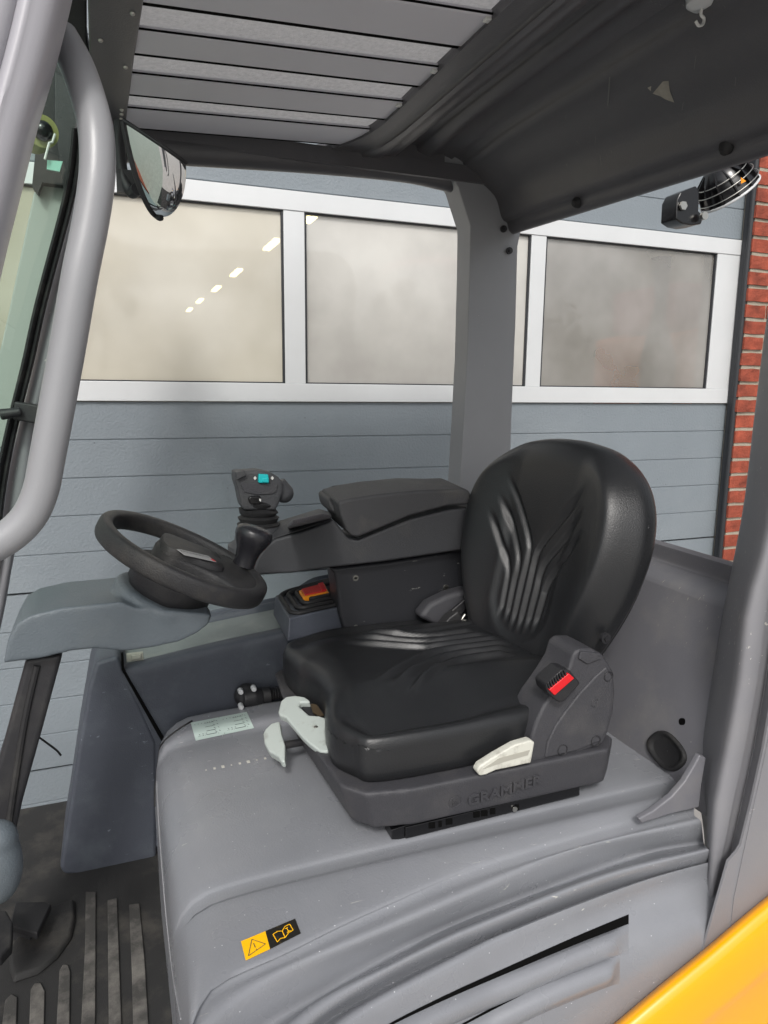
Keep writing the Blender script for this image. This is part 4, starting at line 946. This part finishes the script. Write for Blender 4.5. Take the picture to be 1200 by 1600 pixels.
# seat tub
tubp = [(.300,.960),(.330,.925),(.40,.912),(.765,.912),(.800,.945),(.81,1.2),(.81,1.42),(.77,1.46),(.34,1.46),(.30,1.43),(.285,1.25)]
tb = MB().prism([(x, y, .998) for x, y in tubp], (.03, .0, -.062), .93)
base_o = build('driver_seat', MB().prism([(x, y, 1.000) for x, y in tubp], (.012, 0, -.070), .955), m_seatbase, FL, remesh=.0045, relax=10)
tubl = MB()
cush_out = [(.325,.972),(.306,1.01),(.306,1.05),(.318,1.10),(.330,1.140),(.333,1.20),(.325,1.245),(.314,1.272),(.310,1.31),(.306,1.36),(.322,1.405),(.37,1.435),(.45,1.462),(.62,1.455),(.76,1.43),(.785,1.2),(.76,.975),(.62,.945),(.46,.938),(.35,.945)]
cush_out = [(x, y-1.2) for x, y in cush_out]
GC = []
for s_ in (-1, 1):
    for k_ in range(3):
        o_ = .0135+.027*k_; xb = .565+.014*k_
        GC.append(mkpoly([(.745-.018*k_, s_*o_), (.66, s_*o_), (xb+.02, s_*o_), (xb-.025, s_*(o_+.010)), (xb-.085, s_*(o_+.045)), (xb-.165+.008*k_, s_*(o_+.095))]))
def disp_c(P):
    x, y = P[:, 0], P[:, 1]; ay = np.abs(y)
    d_ = wave(P, GC, .027, .0130)
    d_ = d_-.036*sm((ay-.09)/.16)-.005*sm((x-.36)/.1)*(1-sm((ay-.06)/.06))
    d_ = d_-.012*sm((.42-x)/.12)
    d_ = d_+.007*sm((ay-(.090+.14*np.maximum(0, x-.58)))/.010)*sm((x-.50)/.08)
    return d_
ex, ey, en = np.array([1., 0, .0]), np.array([0, 1., 0]), np.array([-.03, 0, 1.])
cush = build('seat_cushion', pillow(cush_out, (.56, 0), .050, .058, disp_c, np.array([0, 1.2, 1.052]), ex, ey, en, R=.058), m_leather, base_o, angle=80)
# backrest
lean = math.radians(14); eu = np.array([math.sin(lean), 0, math.cos(lean)]); ef = np.array([-math.cos(lean), 0, math.sin(lean)])
BO = np.array([.772, 1.205, 1.080]); yw = math.radians(10); rz = lambda v: np.array([v[0]*math.cos(yw)-v[1]*math.sin(yw), v[0]*math.sin(yw)+v[1]*math.cos(yw), v[2]])
el = rz(np.array([0, 1., 0])); eu = rz(eu); ef = -rz(-ef)
bo_out = [(0,-.065),(-.09,-.06),(-.145,-.035),(-.190,.02),(-.228,.09),(-.258,.17),(-.270,.25),(-.258,.325),(-.218,.385),(-.150,.425),(-.075,.442),(0,.447)]
bo_out = [(x*.88, y*.975) for x, y in bo_out]
bo_out = bo_out+[(-x, y) for x, y in bo_out[-2:0:-1]]
GB = []
for s_ in (-1, 1):
    for k_ in range(3):
        o_ = .0112+.0225*k_; yb_ = .215-.030*k_
        GB.append(mkpoly([(s_*o_*.9, .022+.010*k_), (s_*o_, .12), (s_*o_, yb_-.03), (s_*(o_+.008), yb_), (s_*(o_+.038), yb_+.045), (s_*(o_+.105-.012*k_), yb_+.135-.012*k_)]))
def disp_b(P):
    x, y = P[:, 0], P[:, 1]; ax_ = np.abs(x)
    d_ = -wave(P, GB, .0240, .0082)+.030*sm((ax_-.075)/.12)
    u = np.where(y < .095, np.hypot(x/.085, (y-.095)/.085), ax_/(.085+.25*np.maximum(0, y-.19)))
    return d_-.009*(1-sm((u-.80)/.28))*sm((.36-y)/.14)
backr = build('seat_backrest', pillow(bo_out, (0, .19), .040, .028, disp_b, BO, el, eu, ef, K=120, NA=340, R=.062, back=.93), m_leather, base_o, angle=80)
# back shell
sh_out = catmull([np.array(a, float) for a in bo_out], 6, True)
bs_ = MB(); rows = []
for s_, z in ((.955, -.022), (.94, -.036), (.88, -.048), (.6, -.054), (.02, -.055)):
    rows.append([BO+el*(a[0]*s_)+eu*(.19+(a[1]-.19)*s_-.015)+ef*z for a in sh_out])
shellb = build('backrest_shell', MB().grid(rows, close_u=True), m_black, base_o, angle=60)
c = PY(944, 996, 1.0); build('shell_screw', MB().cyl(c, c-np.array((0, .006, 0)), .010, n=16).cyl(c-np.array((0, .006, 0)), c-np.array((0, .009, 0)), .005, n=6), m_black, shellb)
# rail
rl = MB()
rl.prism([PY(612,1297,.935), PY(633,1290,.935), PY(906,1226,.935), PY(906,1243,.935), PY(633,1312,.935), PY(612,1312,.935)], (0, .03, 0))
rlo = build('slide_rail', rl, m_rail, base_o, bevel=.0012, seg=2)
rl2 = MB().prism([PY(634,1293,.931), PY(905,1228,.931), PY(905,1242,.931), PY(634,1311,.931)], (0, .003, 0))
build('rail_face', rl2, m_rail, rlo, bevel=.001, seg=2)
for x, y, w_ in ((675,1290,5),(688,1288,2.5),(702,1284,5),(745,1273,5),(757,1271,5),(770,1268,4),(808,1262,3)):
    sl_ = MB().prism([PY(x-w_, y-4, .9302), PY(x+w_, y-5, .9302), PY(x+w_, y+4, .9302), PY(x-w_, y+5, .9302)], (0, .0008, 0)); build('rail_slot', sl_, m_dark, rlo, smooth=False)
c = PY(804, 1264, .9295); build('rail_bolt', MB().cyl(c, c-np.array((0,.002,0)), .0045, n=12), m_metal, rlo)
# far-side rail
build('slide_rail', MB().box((.36, 1.38, .905), (.74, 1.41, .94)), m_rail, base_o)
# embossed lettering and emblem on the tub
SB = bvh_of([base_o])
def tub(x, y, off): return hit(SB, x, y, off)
a, n1 = tub(728, 1252, 0); b_, n2 = tub(846, 1216, 0)
if a is not None and b_ is not None:
    n_ = unit(n1+n2); xd = unit(b_-a); yd = unit(np.cross(n_, xd)); mid = (a+b_)/2
    hgt = .027
    lt = MB().text('GRAMMER', hgt, mid-n_*.0003, xd, yd, ext=.0036, bold=.0007)
    V = np.array(lt.v); u = (V-mid)@xd; L_ = u.max()-u.min(); tgt = np.linalg.norm(b_-a)*.98
    k_ = tgt/L_; nv = []
    for p in lt.v:
        p = np.array(p); q = mid+xd*((p-mid)@xd*k_)+yd*((p-mid)@yd); zz = (p-mid)@n_
        h_ = SB.ray_cast(Vector(q+n_*.03), Vector(-n_))[0]; h_ = np.array(h_) if h_ is not None else q
        nv.append(tuple(h_+n_*(zz+.0004)))
    lt.v = nv
    build('embossed_lettering', lt, m_seatbase, base_o, smooth=False)
    ec, _ = tub(711, 1252, .0008)
    em = MB(); 
    em.tube([ec+.0105*(math.cos(t_)*xd+math.sin(t_)*yd) for t_ in np.linspace(0, 2*math.pi, 24, endpoint=False)], .0006, 6, closed=True)
    for s_ in (-1, 1):
        for k_ in range(3):
            em.tube([ec+xd*s_*(.001+.0018*k_)-yd*.007, ec+xd*s_*(.001+.0018*k_)-yd*(.001+.001*k_), ec+xd*s_*(.0045+.0012*k_)+yd*(.005-.003*k_)], .0007, 6)
    build('embossed_emblem', em, m_seatbase, base_o)
# recliner side cover
sc_out = [(828,1160),(838,1128),(850,1103),(863,1085),(876,1066),(890,1043),(896,1022),(905,1014),(925,1014),(941,1022),(952,1036),(960,1052),(962,1085),(959,1115),(951,1145),(943,1163),(900,1180),(850,1190),(827,1195)]
sco = build('recliner_cover', MB().prism(YP(sc_out, .925), (0, .075, 0)), m_seatbase, base_o, bevel=.006, seg=3)
fin = [(852,1185),(856,1160),(868,1135),(884,1112),(905,1085),(930,1058),(948,1042),(957,1056),(958,1085),(955,1115),(947,1143),(939,1158),(900,1174)]
f2 = build('cover_face', MB().prism(YP(fin, .9215), (0, .01, 0)), m_seatbase, sco, bevel=.003)
for x, y, r_ in ((951, 1057, .0085), (931, 1158, .009), (879, 1172, .009)):
    c = PY(x, y, .921); ri = MB().tube([c+r_*np.array((math.cos(t_), 0, math.sin(t_))) for t_ in np.linspace(0, 2*math.pi, 24, endpoint=False)], .0009, 6, closed=True); build('cover_plug_ring', ri, m_black, f2)
c = PY(930, 1098, .921); em = MB()
em.tube([c+.0075*np.array((math.cos(t_), 0, math.sin(t_))) for t_ in np.linspace(.6, 5.4, 20)], .0008, 6)
for k_ in range(3): em.tube([c+np.array((-.003+.003*k_, 0, -.005)), c+np.array((.001+.002*k_, 0, .003))], .0007, 6)
build('cover_emblem', em, m_seatbase, f2)
build('cover_cap', MB().prism(YP([(908,1018),(937,1021),(940,1030),(918,1038),(905,1030)], .921), (0, .05, 0)), m_seatbase, sco, bevel=.002)
build('cover_slot', MB().prism(YP([(896,1180),(920,1174),(923,1178),(902,1186)], .9205), (0, .004, 0)), m_dark, sco, smooth=False)
# belt buckle
bk = [(853,1070),(879,1046),(890,1047),(908,1068),(882,1097),(873,1098),(856,1083)]
bko = build('belt_buckle', MB().prism(YP(bk, .900), (.0, .035, 0)), m_black, base_o, bevel=.004)
build('release_button', MB().prism(YP([(858,1078),(889,1052),(898,1060),(867,1087)], .896), (0, .006, 0)), m_red, bko, bevel=.0015, label='bright red belt release button')
rb = MB()
for i in range(8): 
    a = PY(857+i*3.6, 1071-i*2.9, .897); rb.obox(a, (.0008,0,.0008), (0,.002,0), (-.002,0,.0045))
build('buckle_ribs', rb, m_black, bko)
# belt retractor on the far side
RY = 1.40
bt1 = MB().prism([PY(655,965,RY), PY(672,944,RY), PY(700,930,RY), PY(735,920,RY), PY(745,950,RY), PY(700,975,RY), PY(686,980,RY)], (0, .045, 0))
belt = build('seat_belt', bt1, mat('black_belt_webbing', srgb(64, 64, 68), .6, bump=1, bscale=380), base_o, bevel=.012, seg=4)
build('belt_tongue', MB().prism([PY(689,981,1.36), PY(702,966,1.36), PY(716,955,1.36), PY(724,965,1.36), PY(712,982,1.36), PY(695,984,1.36)], (0, .03, 0)), m_black, belt, bevel=.004)
build('tongue_plate', MB().prism([PY(705,955,1.375), PY(728,935,1.375), PY(740,940,1.375), PY(720,962,1.375)], (0, .01, 0)), m_black, belt, bevel=.003)
build('tongue_pin', MB().cyl(PY(716,975,1.37), PY(727,960,1.37), .004), m_metal, belt)
# levers
LZ = .995
w1 = [(434.5,1113),(438.5,1096),(447,1089),(461,1087),(475,1089),(483,1094),(484,1098),(469,1098),(467,1104),(483,1118),(499,1119),(516,1125),(510,1131),(508,1142),(510,1161),(516,1172),(510,1175.5),(500,1174.5),(484,1163),(472,1152),(447,1122.5),(436.5,1118)]
pl_n = unit((-.25, -.25, 1.)); pl_p = PZ(475, 1130, 1.02)
lvm = MB().prism([PP(x, y-1, pl_n, pl_p) for x, y in w1], (0.004, .004, -.014))
wv = build('weight_lever', lvm, m_white, base_o, bevel=.004, seg=4, label='white angular lever at the seat front, with silver rivet')
c = PP(493.5, 1136, pl_n, pl_p)+pl_n*.001
build('rivet', MB().sphere(c, 1, 14, 8, [np.array([.0042,0,0]), np.array([0,.0042,0]), pl_n*.0018]), m_metal, wv)
build('lever_mechanism', MB().prism([PP(x, y, pl_n, pl_p-pl_n*.012) for x, y in ((468,1098),(486,1096),(520,1122),(505,1128),(480,1120))], (0, 0, -.014)), m_black, wv, bevel=.002)
build('lever_spring_plate', MB().prism([PP(x, y, pl_n, pl_p-pl_n*.004) for x, y in ((485,1100),(490,1099.5),(495,1101),(506,1117),(500,1119),(489,1113))], (0, 0, -.002)), mat('bare_brass', srgb(150, 130, 105), .4, 1), wv, smooth=False)
w2 = [(437,1126),(424,1129.5),(414,1139),(411,1146),(413,1161),(421,1174),(435,1182),(439,1189.5),(445,1189.5),(445.5,1164),(440,1146)]
pl2 = PZ(428, 1155, .965); n2_ = unit((-.45, -.25, 1.))
build('slide_lever', MB().prism([PP(x, y, n2_, pl2) for x, y in w2], (.004, .004, -.016)), m_white, base_o, bevel=.005, seg=4, label='pale half-moon slide lever below the angular one')
build('lever_rod', MB().tube([PZ(441,1165,.955), PZ(480,1158,.95), PZ(520,1150,.95)], .007, 10), m_black, base_o)
w3 = [(745,1206),(750,1213),(760,1211),(775,1204),(800,1199),(822,1194),(830,1193),(836,1160),(829,1157),(805,1164),(775,1181),(750,1197)]
l3 = build('backrest_lever', MB().prism(YP(w3, .905), (0, .016, 0)), mat('cream_lever_plastic', srgb(196, 196, 186), .45, dust=(srgb(120,114,104), .6, 45, .5)), base_o, bevel=.003, seg=3, label='cream wedge lever by the recliner cover')
build('lever_recess_shade', MB().prism(YP([(755,1202),(780,1185),(828,1172),(825,1180),(790,1190)], .9042), (0, .002, 0)), mat('shaded_cream', srgb(160, 158, 148), .5), l3, smooth=False)  # thin plate in darker cream, the recess shade put into its colour
